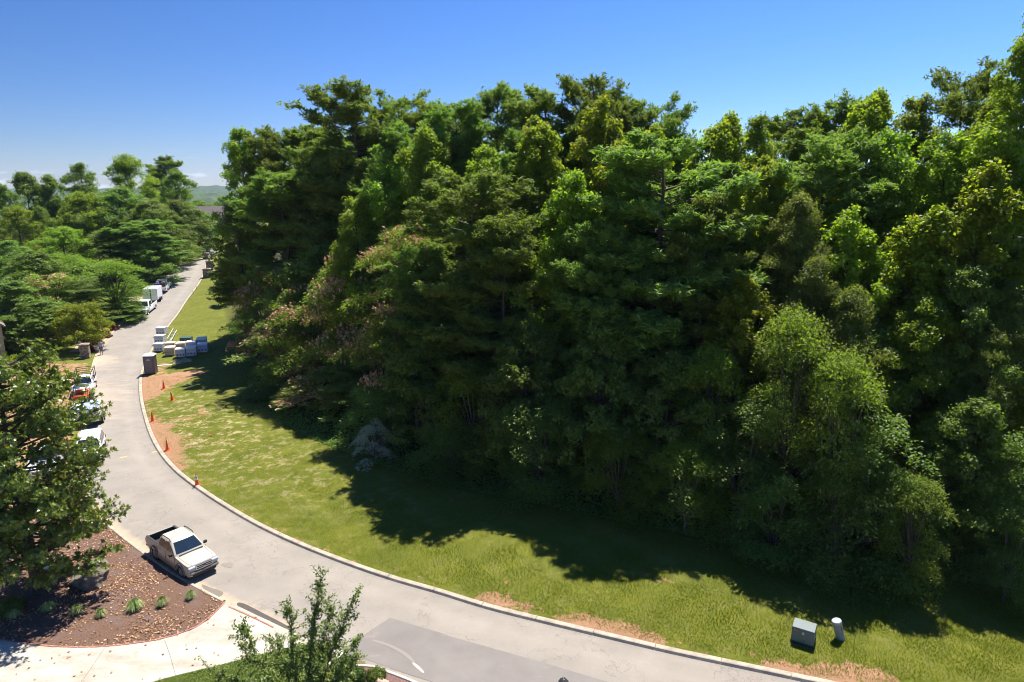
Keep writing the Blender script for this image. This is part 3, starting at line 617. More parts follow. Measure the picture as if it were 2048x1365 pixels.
def extended(me, rad, m):
    V, F = tube(np.array([[0, 0, -9.], [0, 0, 0.1]]), np.array([rad * 1.25, rad]), 6); bm = bmesh.new(); bm.from_mesh(me)
    vs__ = [bm.verts.new(v) for v in V]; [bm.faces.new([vs__[i] for i in f]) for f in F]; q = bpy.data.meshes.new('trunk'); bm.to_mesh(q); bm.free(); q.materials.append(m); return q
EXT = {}
PRO = {}
PRO['broad'] = [broadleaf(s, h=18, Rr=r_, cb=c_, prof_=p_, ncl=n_) for s, r_, c_, p_, n_ in [(1, 4.0, .20, 'oval', 90), (2, 4.0, .20, 'cone', 85), (3, 4.2, .25, 'cone', 85)]]
PRO['bright'] = [broadleaf(s, h=18, Rr=r_, cb=c_, prof_=p_, ncl=n_, mt='broad2', ls=(.125, .085)) for s, r_, c_, p_, n_ in [(11, 4.2, .20, 'oval', 90), (12, 4.0, .22, 'cone', 85)]]
PRO['oak'] = [broadleaf(s, h=16, Rr=4.0, cb=.08, prof_='oval', ncl=90, mt='oak', ls=(.13, .038), spire=False, zs=.7, droop=.45, rc=1.25, twigs=14, per=26) for s in (21, 22)]
PRO['dark'] = [broadleaf(s, h=14, Rr=4.8, cb=.06, prof_='oval', ncl=100, mt='dark', spire=False, rc=1.35, per=22, ls=(.13, .085)) for s in (31, 32)]
PRO['round'] = [broadleaf(s, h=14, Rr=4.8, cb=.04, prof_='oval', ncl=135, mt=m_, spire=s == 36, rc=1.15, per=22, ls=(.10, .065)) for s, m_ in ((35, 'dark'), (36, 'broad'), (37, 'dark'))]
PRO['pine'] = [pine(41, 22, 4.0, .28), pine(42, 22, 4.4, .35, 78), pine(43, 22, 3.8, .22, 90)]
PRO['thinpine'] = [pine(51, 20, 4.2, .45, 44, .8)]
PRO['mimosa'] = [layered(61, 9, 4.6, 36, 560, bloom=1.0), layered(62, 9, 4.6, 32, 600, bloom=.55)]
PRO['fan'] = [layered(71, 9, 4.4, 38, 420, .20, 'under', (.13, .075), cb=.04, sag=.22), layered(72, 9, 4.2, 42, 380, .22, 'under', (.13, .075), cb=.02, sag=.2)]
PRO['fanlight'] = [layered(73, 9, 4.4, 36, 420, .20, 'mimosa', (.12, .06), cb=.04, sag=.2)]
PRO['silver'] = [layered(81, 5, 1.7, 26, 230, .10, 'silver', (.095, .028), cb=.12, sag=.75)]
PRO['bush'] = [broadleaf(91, h=3.2, Rr=2.2, cb=.02, ncl=46, twigs=10, per=20, mt='dark', ls=(.10, .06), prof_='oval', spire=False, rc=.7)]
REF = dict(broad=(18.9, 4.1), bright=(18.9, 4.1), oak=(16.6, 4.0), dark=(14.8, 4.8), round=(14.8, 4.9), pine=(23.4, 3.9), thinpine=(21.6, 3.8), mimosa=(9, 5.3), fan=(9, 5), fanlight=(9, 5), silver=(5, 1.8), bush=(3.2, 2.3))
NAME = dict(broad='broadleaf_tree', bright='broadleaf_tree', oak='oak_tree', dark='broadleaf_tree', round='broadleaf_tree', pine='pine_tree', thinpine='pine_tree', mimosa='mimosa_tree', fan='dogwood_tree', fanlight='dogwood_tree', silver='silver_shrub', bush='shrub')
RG = 'trees of the wood on the right'
_r = random.Random(5)
def plant(kind, px, py, Y, wpx, label, cat='tree', group=None, var=None, base=None):
    """crown top at pixel px,py standing at distance Y; wpx = crown width in pixels"""
    if group == RG:    # stand the wood close behind its visible foot
        ye = float(np.interp(px, [430, 480, 560, 700, 850, 1024, 1200, 1500, 1800, 2048], [93, 75, 66, 56, 48, 43.4, 39.6, 35.4, 32.2, 30.6])); low = kind in ('mimosa', 'fan', 'fanlight', 'dark', 'bush'); kf = .55 if low else float(np.interp(px, [650, 900], [1.0, .50])); Y = ye + ((-2.7 if low else -.3) if px > 700 else (.8 if low else 1.2)) + max(Y - ye - 1, 0) * kf; wpx *= 1.22 if kind in ('broad', 'bright') else 1.06
    top = at(px, py, Y); x, y = top[0], top[1]; zb = gz(x, y) if base is None else base
    ref_h, ref_r = REF[kind]; H = top[2] - zb; depth = Y * math.cos(PITCH) + (CAMH - top[2]) * math.sin(PITCH)
    sx = wpx / 2 * depth / FPX / ref_r; sz = H / ref_h; lift = 0
    if sx < sz * .45: sx = sz * .45
    mxs = 1.45 if kind == 'mimosa' else 1.9 if kind in ('fan', 'fanlight') else 1.22
    if sz > sx * mxs and group == RG: sz = sx * mxs; lift = H / sz - ref_h     # tall bare stem, crown kept in proportion
    ps = PRO[kind]; p = ps[_r.randrange(len(ps)) if var is None else var % len(ps)]
    o = thing(NAME[kind], label, cat, (x, y, zb - .15), _r.uniform(0, 6.28), group, (sx, sx, sz))
    tm = p[0]
    if lift > .3:
        if tm.name not in EXT: EXT[tm.name] = extended(tm, .26 if ref_h > 12 else .2, PBARK if 'pine' in kind else BARK)
        tm = EXT[tm.name]
    tr_ = link('trunk', tm, o); tr_.location.z = lift; c = link('crown', p[1], o); c.location.z = lift
    if len(p) > 2 and p[2]: link('blossom', p[2], c)
    return o
FOREST = [
 # kind, px, top py, Y, width px, label
 ('broad', 480, 248, 91, 110, 'leafy tree closing the left end of the wood beside the road gap'),
 ('pine', 552, 245, 90, 150, 'pine just right of the leafy tree at the left end of the wood'),
 ('pine', 615, 232, 90, 175, 'pine on the left skyline slope, left below the tallest left pine'),
 ('pine', 706, 150, 84, 230, 'tall dark pine crowning the left shoulder of the wood, dark trunk showing'),
 ('thinpine', 790, 166, 96, 150, 'thin topped pine right behind the tall left shoulder pine'),
 ('pine', 868, 182, 104, 170, 'round topped pine in the skyline dip right of the thin topped pine'),
 ('pine', 925, 190, 92, 190, 'olive pine on the skyline left of the twin topped pine'),
 ('pine', 985, 158, 100, 170, 'twin topped pine on the skyline midway between the two tall pines'),
 ('pine', 1100, 150, 88, 200, 'pine forming the left half of the broad high skyline clump'),
 ('pine', 1175, 132, 90, 215, 'broad flat crowned pine at the highest point of the central skyline'),
 ('pine', 1240, 185, 84, 150, 'pine stepping down to the right of the highest central pine'),
 ('thinpine', 1318, 172, 84, 160, 'see-through pine with open branches against the sky right of centre'),
 ('pine', 1040, 240, 80, 190, 'olive pine below the central skyline, behind the pale green spires'),
 ('pine', 840, 235, 82, 190, 'olive pine filling the ridge behind the pale leafy spire on the left'),
 ('broad', 838, 248, 74, 170, 'pale leafy spire standing before the olive pines left of centre'),
 ('broad', 775, 320, 70, 150, 'leafy tree at the left foot of the pale leafy spire'),
 ('broad', 962, 282, 72, 160, 'pale round leafy crown above the front central-left pine'),
 ('bright', 1082, 220, 72, 135, 'slim bright spire below the left half of the high skyline clump'),
 ('bright', 1208, 200, 70, 165, 'tallest bright leafy spire in the middle of the wood'),
 ('bright', 1292, 238, 70, 130, 'bright leafy crown in front of the see-through pine'),
 ('broad', 705, 385, 66, 130, 'small leafy tree in the gap below the tall left shoulder pine'),
 ('pine', 565, 330, 82, 175, 'dark pine low at the left end with foliage down to the lawn'),
 ('pine', 645, 330, 82, 170, 'dark pine under the tall left shoulder pine'),
 ('dark', 470, 400, 96, 100, 'dark leafy tree low at the left end above the gate pillars'),
 ('pine', 475, 470, 92, 110, 'young drooping pine at the lawn corner by the gate pillars'),
 ('pine', 960, 330, 60, 250, 'front pine left of centre, olive crown down to the shade'),
 ('pine', 1345, 238, 58, 330, 'great front pine right of centre with pale bare branches'),
 ('broad', 1150, 330, 60, 170, 'leafy tree between the two great front pines'),
 ('broad', 1110, 450, 57, 150, 'lower leafy tree between the two great front pines'),
 ('pine', 1010, 450, 56, 200, 'low pine at the right foot of the front left-of-centre pine'),
 ('pine', 860, 480, 58, 180, 'low pine above the pink mimosas'),
 ('pine', 1230, 430, 55, 190, 'low pine left before the great front pine'),
 ('pine', 1420, 370, 56, 200, 'low pine right before the great front pine'),
 ('bright', 1445, 212, 72, 160, 'bright leafy crown right of the sky notch beside the see-through pine'),
 ('broad', 1520, 225, 76, 140, 'leafy skyline crown right of the sky notch'),
 ('pine', 1590, 195, 88, 210, 'olive pine on the right skyline left of the feathery one'),
 ('pine', 1690, 178, 92, 200, 'feathery pine making the smooth right skyline hump'),
 ('bright', 1745, 165, 74, 150, 'leafy crown with three shoots on the right skyline hump'),
 ('broad', 1835, 180, 72, 150, 'leafy skyline crown left of the isolated tall pine'),
 ('thinpine', 1945, 105, 78, 200, 'isolated tall open pine near the right edge, trunk seen against sky'),
 ('broad', 2010, 150, 66, 130, 'leafy crown right of the isolated tall pine'),
 ('broad', 2078, 10, 60, 150, 'tall tree cut by the upper right edge of the picture'),
 ('pine', 1655, 245, 68, 260, 'brownish shaded pine in the hollow below the right skyline'),
 ('bright', 1545, 300, 64, 130, 'leafy tree left of the brownish shaded pine'),
 ('broad', 1800, 250, 66, 190, 'dense leafy tree below the three-shoot crown'),
 ('broad', 1900, 250, 60, 190, 'leafy tree under the isolated tall pine'),
 ('bright', 2010, 240, 56, 190, 'bright leafy tree at the right edge below the isolated pine'),
 ('oak', 1590, 372, 57, 190, 'brown tipped oak right of the great front pine'),
 ('bright', 1975, 330, 52, 230, 'broad yellow-green tree filling the upper right edge'),
 ('bright', 1850, 398, 53, 210, 'yellow tipped poplar with a few gold leaves at right'),
 ('bright', 1715, 420, 55, 180, 'yellow-green poplar left of the gold-leaved one'),
 ('oak', 1640, 500, 52, 170, 'grey-green oak below the brown tipped oak'),
 ('bright', 1478, 548, 51, 170, 'leafy pyramid right below the great front pine'),
 ('oak', 1700, 560, 49, 190, 'narrow leaved oak below the yellow-green poplars'),
 ('broad', 1858, 578, 47, 165, 'small leafy pyramid standing low at right'),
 ('oak', 2030, 545, 47, 170, 'willowy oak against the right edge, pale drooping sprays'),
 ('oak', 1985, 650, 43, 170, 'lower willowy oak near the right edge'),
 ('dark', 1950, 520, 50, 170, 'shaded leafy tree behind the small leafy pyramid'),
 ('fanlight', 1600, 615, 47, 190, 'sunlit drooping understory tree below the oaks'),
 ('fanlight', 1700, 700, 44, 250, 'broad sunlit understory tree, tiers of hanging leaves'),
 ('fan', 1770, 840, 42, 250, 'tiered dogwood below the broad sunlit understory tree'),
 ('fanlight', 1845, 950, 38.6, 170, 'rounded light green bush at the lawn edge, front right'),
 ('fan', 1690, 930, 41, 220, 'shaded tiered tree left of the rounded light bush'),
 ('fanlight', 1430, 690, 49, 150, 'small sunlit tree on a crooked bare stem'),
 ('fan', 1500, 800, 46, 230, 'shaded tiered tree under the crooked-stem tree'),
 ('fan', 1560, 950, 42, 200, 'low shaded dogwood at the foot of the wood, right of centre'),
 ('dark', 1340, 690, 51, 220, 'dark vine hung tree in the deepest shade, right of centre'),
 ('fanlight', 1380, 880, 45, 210, 'low shaded dogwood below the dead branches'),
 ('dark', 1210, 640, 53, 200, 'dark leafy tree in the shade at the centre'),
 ('fanlight', 1240, 850, 48, 220, 'low shaded dogwood at the centre of the lawn edge'),
 ('dark', 1060, 640, 54, 200, 'dark leafy tree in shade left of the centre'),
 ('fan', 1080, 790, 50, 230, 'blue-green tiered dogwood left of the centre'),
 ('fanlight', 950, 720, 54, 210, 'tiered shaded tree right of the silver shrub'),
 ('fan', 900, 840, 52, 170, 'low dogwood with a hanging vine right of the silver shrub'),
 ('dark', 830, 600, 60, 200, 'dark tree behind the silver shrub'),
 ('dark', 1960, 780, 43, 200, 'dark tree low at the right edge'),
 ('fan', 2035, 860, 41, 190, 'shaded tiered tree at the right edge'),
 ('dark', 1930, 1010, 42, 130, 'low dark bush in shade right of the rounded light bush'),
 ('fan', 2040, 1010, 38, 150, 'low dark dogwood in the lower right corner of the wood'),
 ('mimosa', 800, 452, 68, 210, 'highest pink flowering mimosa, above the others'),
 ('mimosa', 700, 510, 70, 190, 'mimosa with a pink band left below the highest mimosa'),
 ('mimosa', 535, 540, 82, 160, 'small mimosa beside the upper lawn'),
 ('mimosa', 505, 600, 77, 130, 'mimosa leaning over the lawn by the crates'),
 ('mimosa', 610, 575, 71, 200, 'mimosa in the middle of the pink flowering group'),
 ('mimosa', 760, 610, 63, 190, 'mimosa drooping before the low pine'),
 ('mimosa', 572, 655, 69, 250, 'widest mimosa, branches hanging over the shadow on the lawn'),
 ('mimosa', 655, 740, 62, 190, 'lowest mimosa with dense coral flowers'),
 ('fan', 560, 770, 64, 170, 'dark tiered tree under the widest mimosa'),
 ('dark', 700, 720, 62, 170, 'dark leafy tree behind the lowest mimosa'),
 ('fan', 760, 760, 57, 170, 'dark tiered tree above the silver shrub'),
]
for i, (k_, px, py, Y, wp, lab) in enumerate(FOREST): plant(k_, px, py, Y, wp, lab, 'tree' if 'bush' not in lab else 'shrub', RG, var=i)
# trees that only back up the wood and show as glimpses between the others
BACK = [('pine', 640, 250, 100, 190), ('pine', 760, 260, 100, 200), ('pine', 900, 270, 96, 200), ('pine', 1120, 260, 92, 220), ('pine', 1260, 280, 90, 200), ('pine', 1380, 300, 84, 200), ('broad', 1500, 300, 84, 200), ('broad', 1640, 300, 80, 220), ('broad', 1780, 330, 78, 220), ('broad', 1920, 350, 70, 220), ('broad', 2040, 380, 62, 220),
        ('dark', 640, 480, 82, 220), ('dark', 760, 440, 80, 220), ('dark', 900, 420, 76, 240), ('dark', 1040, 420, 72, 240), ('dark', 1180, 420, 68, 240), ('dark', 1320, 430, 68, 240), ('dark', 1460, 430, 66, 240), ('dark', 1580, 450, 64, 240), ('dark', 1760, 480, 62, 260), ('dark', 1900, 500, 58, 240), ('dark', 2040, 480, 56, 240), ('dark', 1560, 660, 54, 240), ('dark', 1760, 640, 52, 240)]
BACK_AT = ['left of the tall left shoulder pine', 'right of the tall left shoulder pine', 'behind the olive pines of the left ridge', 'behind the broad high skyline clump', 'behind the see-through pine', 'behind the top of the great front pine', 'behind the crown beside the sky notch', 'behind the brownish shaded pine', 'behind the dense tree on the right skyline hump', 'behind the tree under the isolated tall pine', 'behind the bright tree at the upper right edge', 'under the left shoulder pine', 'behind the small tree in the left gap', 'behind the front pine left of centre, left side', 'behind the front pine left of centre, right side', 'between the two great front pines', 'behind the great front pine, left side', 'behind the great front pine, right side', 'behind the brown tipped oak', 'behind the yellow-green poplars', 'behind the gold-leaved poplar', 'behind the upper right yellow-green tree', 'behind the drooping sunlit understory tree', 'behind the small leafy pyramid at right']
for i, (k_, px, py, Y, wp) in enumerate(BACK):
    plant(k_, px, py, Y, wp, ('inner pine glimpsed ' if k_ == 'pine' else 'inner leafy tree glimpsed ') + BACK_AT[i], 'tree', RG, var=i)
for i, (k_, x, y, h_, w_, lab) in enumerate([('bright', 33.5, 31.5, 20, 1.2, 'tall leafy tree standing just beyond the right edge of the picture'), ('broad', 39.5, 28.5, 19, 1.2, 'second leafy tree beyond the right edge, nearer the road')]):
    p_ = PRO[k_][i]; o = thing('broadleaf_tree', lab, 'tree', (x, y, gz(x, y)), i, RG, (w_, w_, h_ / 18)); link('trunk', p_[0], o); link('crown', p_[1], o)
BY = ['nearest the lawn edge', 'behind the nearest one', 'third from the lawn', 'farther up the slope', 'beside the tall one', 'high on the slope', 'at the back of the group']
for i, (x, y) in enumerate([(44, 40), (52, 34), (50, 50), (58, 60), (62, 44), (66, 72), (56, 78)]):
    k_ = ['broad', 'bright', 'broad', 'pine', 'bright', 'broad', 'pine'][i]; p_ = PRO[k_][i % 2]; o = thing(NAME[k_], 'tree beyond the right picture edge, ' + BY[i], 'tree', (x, y, gz(x, y)), i * 2, RG, (1.15, 1.15, 1.0)); link('trunk', p_[0], o); link('crown', p_[1], o)
LG = 'trees left of the road'
LEFT = [
 ('dark', 2, 366, 140, 80, 'dark tree cut by the left edge at the skyline'),
 ('dark', 45, 350, 150, 110, 'dark round tree at the far left skyline'),
 ('dark', 98, 356, 150, 80, 'small pointed tree right of the dark round far left tree'),
 ('round', 160, 332, 165, 110, 'tree with two small tufts on the left skyline'),
 ('round', 255, 318, 160, 150, 'highest rounded tree on the left skyline'),
 ('pine', 325, 310, 185, 90, 'pine poking up right behind the highest rounded left tree'),
 ('round', 345, 345, 170, 110, 'tree sloping down towards the road gap on the left'),
 ('dark', 392, 420, 172, 80, 'dark tree overhanging the crest of the road'),
 ('round', 350, 400, 165, 110, 'deep green tree left of the one overhanging the crest'),
 ('round', 110, 405, 150, 120, 'mid green tree below the tree with two tufts'),
 ('round', 165, 385, 140, 150, 'feathery tree in the middle of the left wood'),
 ('round', 235, 375, 145, 170, 'broad domed tree below the highest rounded left tree'),
 ('round', 300, 400, 142, 150, 'flat topped olive tree in the centre of the left wood'),
 ('round', 30, 415, 130, 130, 'light green tree at the left edge'),
 ('round', 75, 412, 135, 80, 'small yellow-green crown at upper left'),
 ('round', 20, 480, 115, 150, 'tree against the left edge below the light green one'),
 ('round', 120, 455, 122, 170, 'arching tree with yellowish fans left of centre'),
 ('round', 215, 460, 128, 150, 'shaded tree under the broad domed one'),
 ('pine', 285, 440, 130, 140, 'brushy evergreen above the parked white pickup'),
 ('fanlight', 345, 460, 150, 110, 'tree with layered boughs above the yellow flowers'),
 ('round', 300, 482, 126, 110, 'sunlit thicket tree standing by the road shade'),
 ('round', 375, 488, 158, 60, 'small round garden tree at the crest'),
 ('dark', 60, 500, 105, 160, 'dark leafy tree behind the pale mimosa'),
 ('mimosa', 95, 552, 100, 150, 'pale flowering mimosa at left'),
 ('fanlight', 130, 512, 112, 130, 'bright bush crowned tree above the pale mimosa'),
 ('fanlight', 222, 522, 106, 170, 'layered tree spreading over the parked white trailer'),
 ('round', 170, 560, 102, 150, 'shaded layered tree left of the parked white pickup'),
 ('dark', 20, 560, 92, 150, 'dark tree above the stone house corner'),
 ('dark', 80, 600, 90, 150, 'dark tree behind the small lawn at left'),
 ('dark', 235, 600, 104, 110, 'dark shrubby tree beside the parked white pickup'),
]
for i, (k_, px, py, Y, wp, lab) in enumerate(LEFT): plant(k_, px, py - (12 if py < 360 and k_ != 'pine' else 4), Y, wp, lab, 'tree', LG, var=i)
for px, py, w_, lab in [(398, 398, 70, 'far tree behind the left slope of the distant house roof'), (446, 392, 80, 'far tree behind the distant house, seen past the leafy tree'), (470, 400, 90, 'far tree behind the right end of the distant house')]: plant('dark', px, py, 330, w_, lab, 'tree', 'trees behind the distant house')
_u = plant('silver', 745, 838, 49.5, 96, 'silvery leaved shrub glowing at the shaded edge of the lawn', 'shrub')
plant('bush', 448, 545, 112, 44, 'low spreading juniper beside the gate pillars', 'shrub')
# small round tree by the stone pillar
b_ = gp(166, 700); PRO['small'] = [broadleaf(95, h=6, Rr=3.5, cb=.22, ncl=75, twigs=12, per=20, mt='broad2', ls=(.10, .07), prof_='wide', spire=False, rc=.95)]
REF['small'] = (6, 3.6); NAME['small'] = 'garden_tree'
plant('small', 157, 612, b_[1], 108, 'small bright garden tree beside the stone entrance pillar')
# ---- magnolia
def magnolia(seed=7):
    rg = np.random.default_rng(seed); h = 13.4; P, r = trunk_line(h, .30, rg, .02); limbs = [(P, r)]; tips = []
    for i in range(145):
        t = (i + .5) / 145; z = h * (.13 + .85 * t); ph = i * 2.4 + rg.normal() * .4
        Lb = 4.3 * (np.interp(t, [0, .12, .45, .8, 1], [.85, 1.0, 1.0, .85, .5])) * rg.uniform(.72, 1.06)
        a = on_trunk(P, max(1.2, z - .5)); e = a + np.array([math.cos(ph) * Lb, math.sin(ph) * Lb, Lb * rg.uniform(.10, .45)]); cu = curve(a, e, -.15, 6)
        limbs.append((cu, np.linspace(.07, .015, 6)))
        for q in range(int(20 + Lb * 13)):
            u = rg.uniform(.15, 1) ** .75; b = np.array([np.interp(u, np.linspace(0, 1, 6), cu[:, k]) for k in range(3)]); sl = rg.uniform(.3, 1.0)
            d = unit(np.array([math.cos(ph), math.sin(ph), .35]) + rg.normal(size=3) * .75); d[2] = abs(d[2]) * .8
            e2 = b + d * sl; limbs.append((np.stack([b, e2]), [.012, .007])); tips.append((e2, d))
    TP = np.array([t[0] for t in tips]); TD = np.array([t[1] for t in tips]); K = 11; n = len(TP) * K
    P2 = np.repeat(TP, K, 0); D = np.repeat(TD, K, 0); S = unit(np.cross(D, rg.normal(size=(n, 3)))); A = unit(S + D * rg.uniform(.1, .9, n)[:, None])
    N = D - A * (A * D).sum(1)[:, None]; P2 = P2 + A * .10 - D * rg.uniform(0, .12, n)[:, None]
    V = leaves(P2, N, .095, .044, rg, A=A, fold=.2)
    fl = rg.integers(0, len(TP), 34); VF = []; q = 7
    fl = fl[:16]; B = np.repeat(TP[fl] + TD[fl] * .08, q, 0); D = np.repeat(TD[fl] * .3 + [0, 0, .8], q, 0); A = unit(np.cross(D, rg.normal(size=D.shape)) + D * .5)
    VF = leaves(B + A * .06, D, .085, .06, rg, A=A, fold=.4)
    return limb_mesh(limbs, BARK), mesh('crown', V, quads(V), L['magnolia']), mesh('blossom', VF, quads(VF), mat('magnolia_petal', (.75, .70, .58), .5))
mg = gp(75, 1186); p = magnolia(); o = thing('magnolia_tree', 'large glossy magnolia with cream flowers on the mulch bed at left', 'tree', (mg[0], mg[1], 0), .6)
link('trunk', p[0], o); c_ = link('crown', p[1], o); link('blossom', p[2], c_)
# ---- young elm at the bottom
def elm(seed=3):
    rg = np.random.default_rng(seed); limbs = []; LP, LA = [], []; base = np.array([0, 0, 0.]); fork = np.array([.05, 0, 1.7])
    limbs.append((np.array([base, [.03, 0, .9], fork]), np.array([.10, .085, .075])))
    dirs = [(.15, .1, 1.0, 6.3), (-.55, .1, .85, 4.6), (-.95, .1, .50, 4.4), (.40, .15, .95, 5.5), (.52, -.1, .85, 4.6), (-.3, -.5, .9, 3.8), (.2, .5, .9, 4.4), (-.75, .3, .75, 4.0), (.6, .4, .6, 3.2), (-.1, .1, 1, 4.8), (-.9, -.4, .3, 3.6), (-.45, .5, .6, 3.6), (.3, -.6, .6, 3.0), (-1, 0, .2, 3.2), (.7, 0, .35, 2.4)]
    for dx, dy, dz, ln in dirs:
        d = unit(np.array([dx, dy, dz])); e = fork + d * ln + np.array([0, 0, .2]); cu = curve(fork - [0, 0, rg.uniform(0, .8)], e, ln * .04, 8) ; cu[1:-1] += rg.normal(size=(6, 3)) * .06
        limbs.append((cu, np.linspace(.045, .008, 8)))
        for q in range(int(ln * 11)):
            u = rg.uniform(.12, 1.0); b = np.array([np.interp(u, np.linspace(0, 1, 8), cu[:, k]) for k in range(3)])
            sd = unit(d * .9 + rg.normal(size=3) * .75); sl = rg.uniform(.4, 1.6) * (1.15 - .7 * u); e2 = b + sd * sl; limbs.append((np.stack([b, e2]), [.012, .004]))
            m_ = int(sl * 44) + 5; t_ = rg.random(m_)[:, None]; LP.append(b + (e2 - b) * t_ + rg.normal(size=(m_, 3)) * .06); LA.append(np.repeat((sd + rg.normal(size=3) * .1)[None], m_, 0))
        m_ = 24; t_ = rg.uniform(.55, 1.02, m_); LP.append(np.stack([np.interp(t_, np.linspace(0, 1, 8), cu[:, k]) for k in range(3)], 1) + rg.normal(size=(m_, 3)) * .06); LA.append(np.repeat(d[None], m_, 0))
    P2 = np.vstack(LP); A = np.vstack(LA) + rg.normal(size=P2.shape) * .7; N = rg.normal(size=P2.shape) * .5 + [0, 0, .8]
    V = leaves(P2, N, .062, .032, rg, A=A, fold=.2)
    return limb_mesh(limbs, BARK, 5), mesh('crown', V, quads(V), L['sapling'])
p = elm(); tp = at(606, 1440, 21.8); o = thing('young_elm', 'young open branched elm rising from the lower edge by the driveway', 'tree', (tp[0], tp[1], .05), 0, None, (.92, .92, .96))
link('trunk', p[0], o); link('crown', p[1], o)
# ---- undergrowth, grass, litter (nobody could count these)
rg = np.random.default_rng(99)
def scatter(n, xr, yr, keep):
    out = []; tot = 0
    while tot < n:
        P = np.stack([rg.uniform(*xr, 200000), rg.uniform(*yr, 200000)], 1); k = keep(P); out.append(P[k]); tot += k.sum()
        if len(out) > 60: break
    return np.vstack(out)[:n]
def visible(P): return np.abs(P[:, 0]) < (P[:, 1] * .80 + 3)
P = scatter(60000, (-60, 45), (24, 100), lambda P: (TI(P, TF) > 0) & visible(P) & (rg.random(len(P)) < np.exp(-TI(P, TF) / 4) * (38 / P[:, 1])))
ed = TI(P, TF); hgt = np.clip(ed * .35, .06, .8) * (.9 + .8 * lump(P, 1.1) * .5); z = TI(P) + np.clip(hgt, .05, 2) * rg.random(len(P)) ** .6
V = leaves(np.column_stack([P, z]), rg.normal(size=(len(P), 3)) * .5 + [0, 0, .8], .085, .055, rg); tag(link('undergrowth', mesh('undergrowth', V, quads(V), L['under'])), 'low dark undergrowth along the foot of the wood', 'undergrowth', kind='stuff')
def grass(P, hh, ww, name, lab, m='grass', zadd=0):
    z = TI(P) + zadd; n = len(P); a = rg.uniform(0, 6.28, n); d = np.stack([np.cos(a), np.sin(a), np.zeros(n)], 1); s = rg.uniform(.5, 1.3, n)[:, None]
    b = np.column_stack([P, z - .01]); tip = b + np.array([0, 0, 1]) * hh * s + rg.normal(size=(n, 3)) * np.array([hh * .5, hh * .5, 0])
    V = np.stack([b - d * ww, b + d * ww, tip], 1).reshape(-1, 3)
    return tag(link(name, mesh(name, V, np.arange(len(V)).reshape(-1, 3), L[m])), lab, 'grass', kind='stuff')
def lawn_keep(P):
    r = TI(P, TR); cov = np.clip((r - .15) / .4, 0, 1); patch = np.clip(.5 + lump(P, 1.7, 3) * .25 + .3, .25, 1)
    return visible(P) & (r > .2) & (TI(P, TF) < 1) & (rg.random(len(P)) < cov * patch * (30 / np.maximum(P[:, 1], 30)) ** 2.2)
P = scatter(230000, (-50, 32), (21, 75), lawn_keep)
grass(P, .075, .016, 'lawn_grass', 'short mown grass of the roadside lawn')
TP_ = np.array(vs_); P = scatter(26000, (-22, -4), (19, 32), lambda P: inside(P, TP_)); grass(P, .06, .012, 'lawn_grass', 'short grass under the young elm', zadd=.06)
BP_ = np.array(bed); P = scatter(9500, (-42, -14), (24, 43), lambda P: inside(P, BP_) & (rg.random(len(P)) < np.clip(.35 + .5 * lump(P, .7, 1), .06, 1)))
V = leaves(np.column_stack([P, np.full(len(P), .085) + rg.random(len(P)) * .03]), rg.normal(size=(len(P), 3)) * .45 + [0, 0, 1], .062, .034, rg, fold=.5)
tag(link('fallen_leaves', mesh('fallen_leaves', V, quads(V), L['litter'])), 'dry tan magnolia leaves strewn over the mulch bed', 'fallen leaves', kind='stuff')
P = scatter(60, (-40, -12), (25, 33), lambda P: inside(P, np.array(drv))); V = leaves(np.column_stack([P, np.full(len(P), .10)]), rg.normal(size=(len(P), 3)) * .3 + [0, 0, 1], .07, .04, rg, fold=.5)
tag(link('fallen_leaves', mesh('fallen_leaves', V, quads(V), L['litter'])), 'a few dry leaves scattered on the pale driveway', 'fallen leaves', kind='stuff')
# liriope clumps
def tuft(seed, n=170, r=.38, h=.42, m='lirio', ww=.013):
    g = np.random.default_rng(seed); V = []
    a = g.uniform(0, 6.28, n); q = r * g.uniform(.4, 1, n); hh = h * g.uniform(.6, 1.1, n); d = np.stack([np.cos(a), np.sin(a), np.zeros(n)], 1); s = np.stack([-np.sin(a), np.cos(a), np.zeros(n)], 1) * ww
    b = d * .05; mdl = d * q[:, None] * .55 + np.array([0, 0, 1]) * hh[:, None]; tip = d * q[:, None] * 1.15 + np.array([0, 0, 1]) * (hh * .45)[:, None]
    V = np.stack([b - s, b + s, mdl + s, mdl - s, mdl - s, mdl + s, tip + s * .2, tip - s * .2], 1).reshape(-1, 3); return mesh('blades', V, quads(V), L[m])
TF = [tuft(s) for s in (1, 2, 3)]
for i, (px, py, s, lab) in enumerate([(382, 1199, .95, 'nearest the parked pickup, last of the row'), (325, 1213, 1.05, 'second from the pickup end of the row'), (270, 1222, 1.3, 'largest and fullest of the row'), (202, 1235, .9, 'pale one left of the largest'), (155, 1230, 1.1, 'half shaded one below the boulder'), (98, 1224, 1.1, 'shaded one right of the magnolia trunk'), (30, 1238, 1.0, 'deeply shaded one left of the magnolia trunk')]):
    g_ = g0(px, py); tag(link('liriope', TF[i % 3], None, (g_[0], g_[1], .06), i * 1.3, (s, s, s)), 'striped yellow-green liriope clump on the mulch, ' + lab, 'plant', 'liriope clumps in the mulch bed')
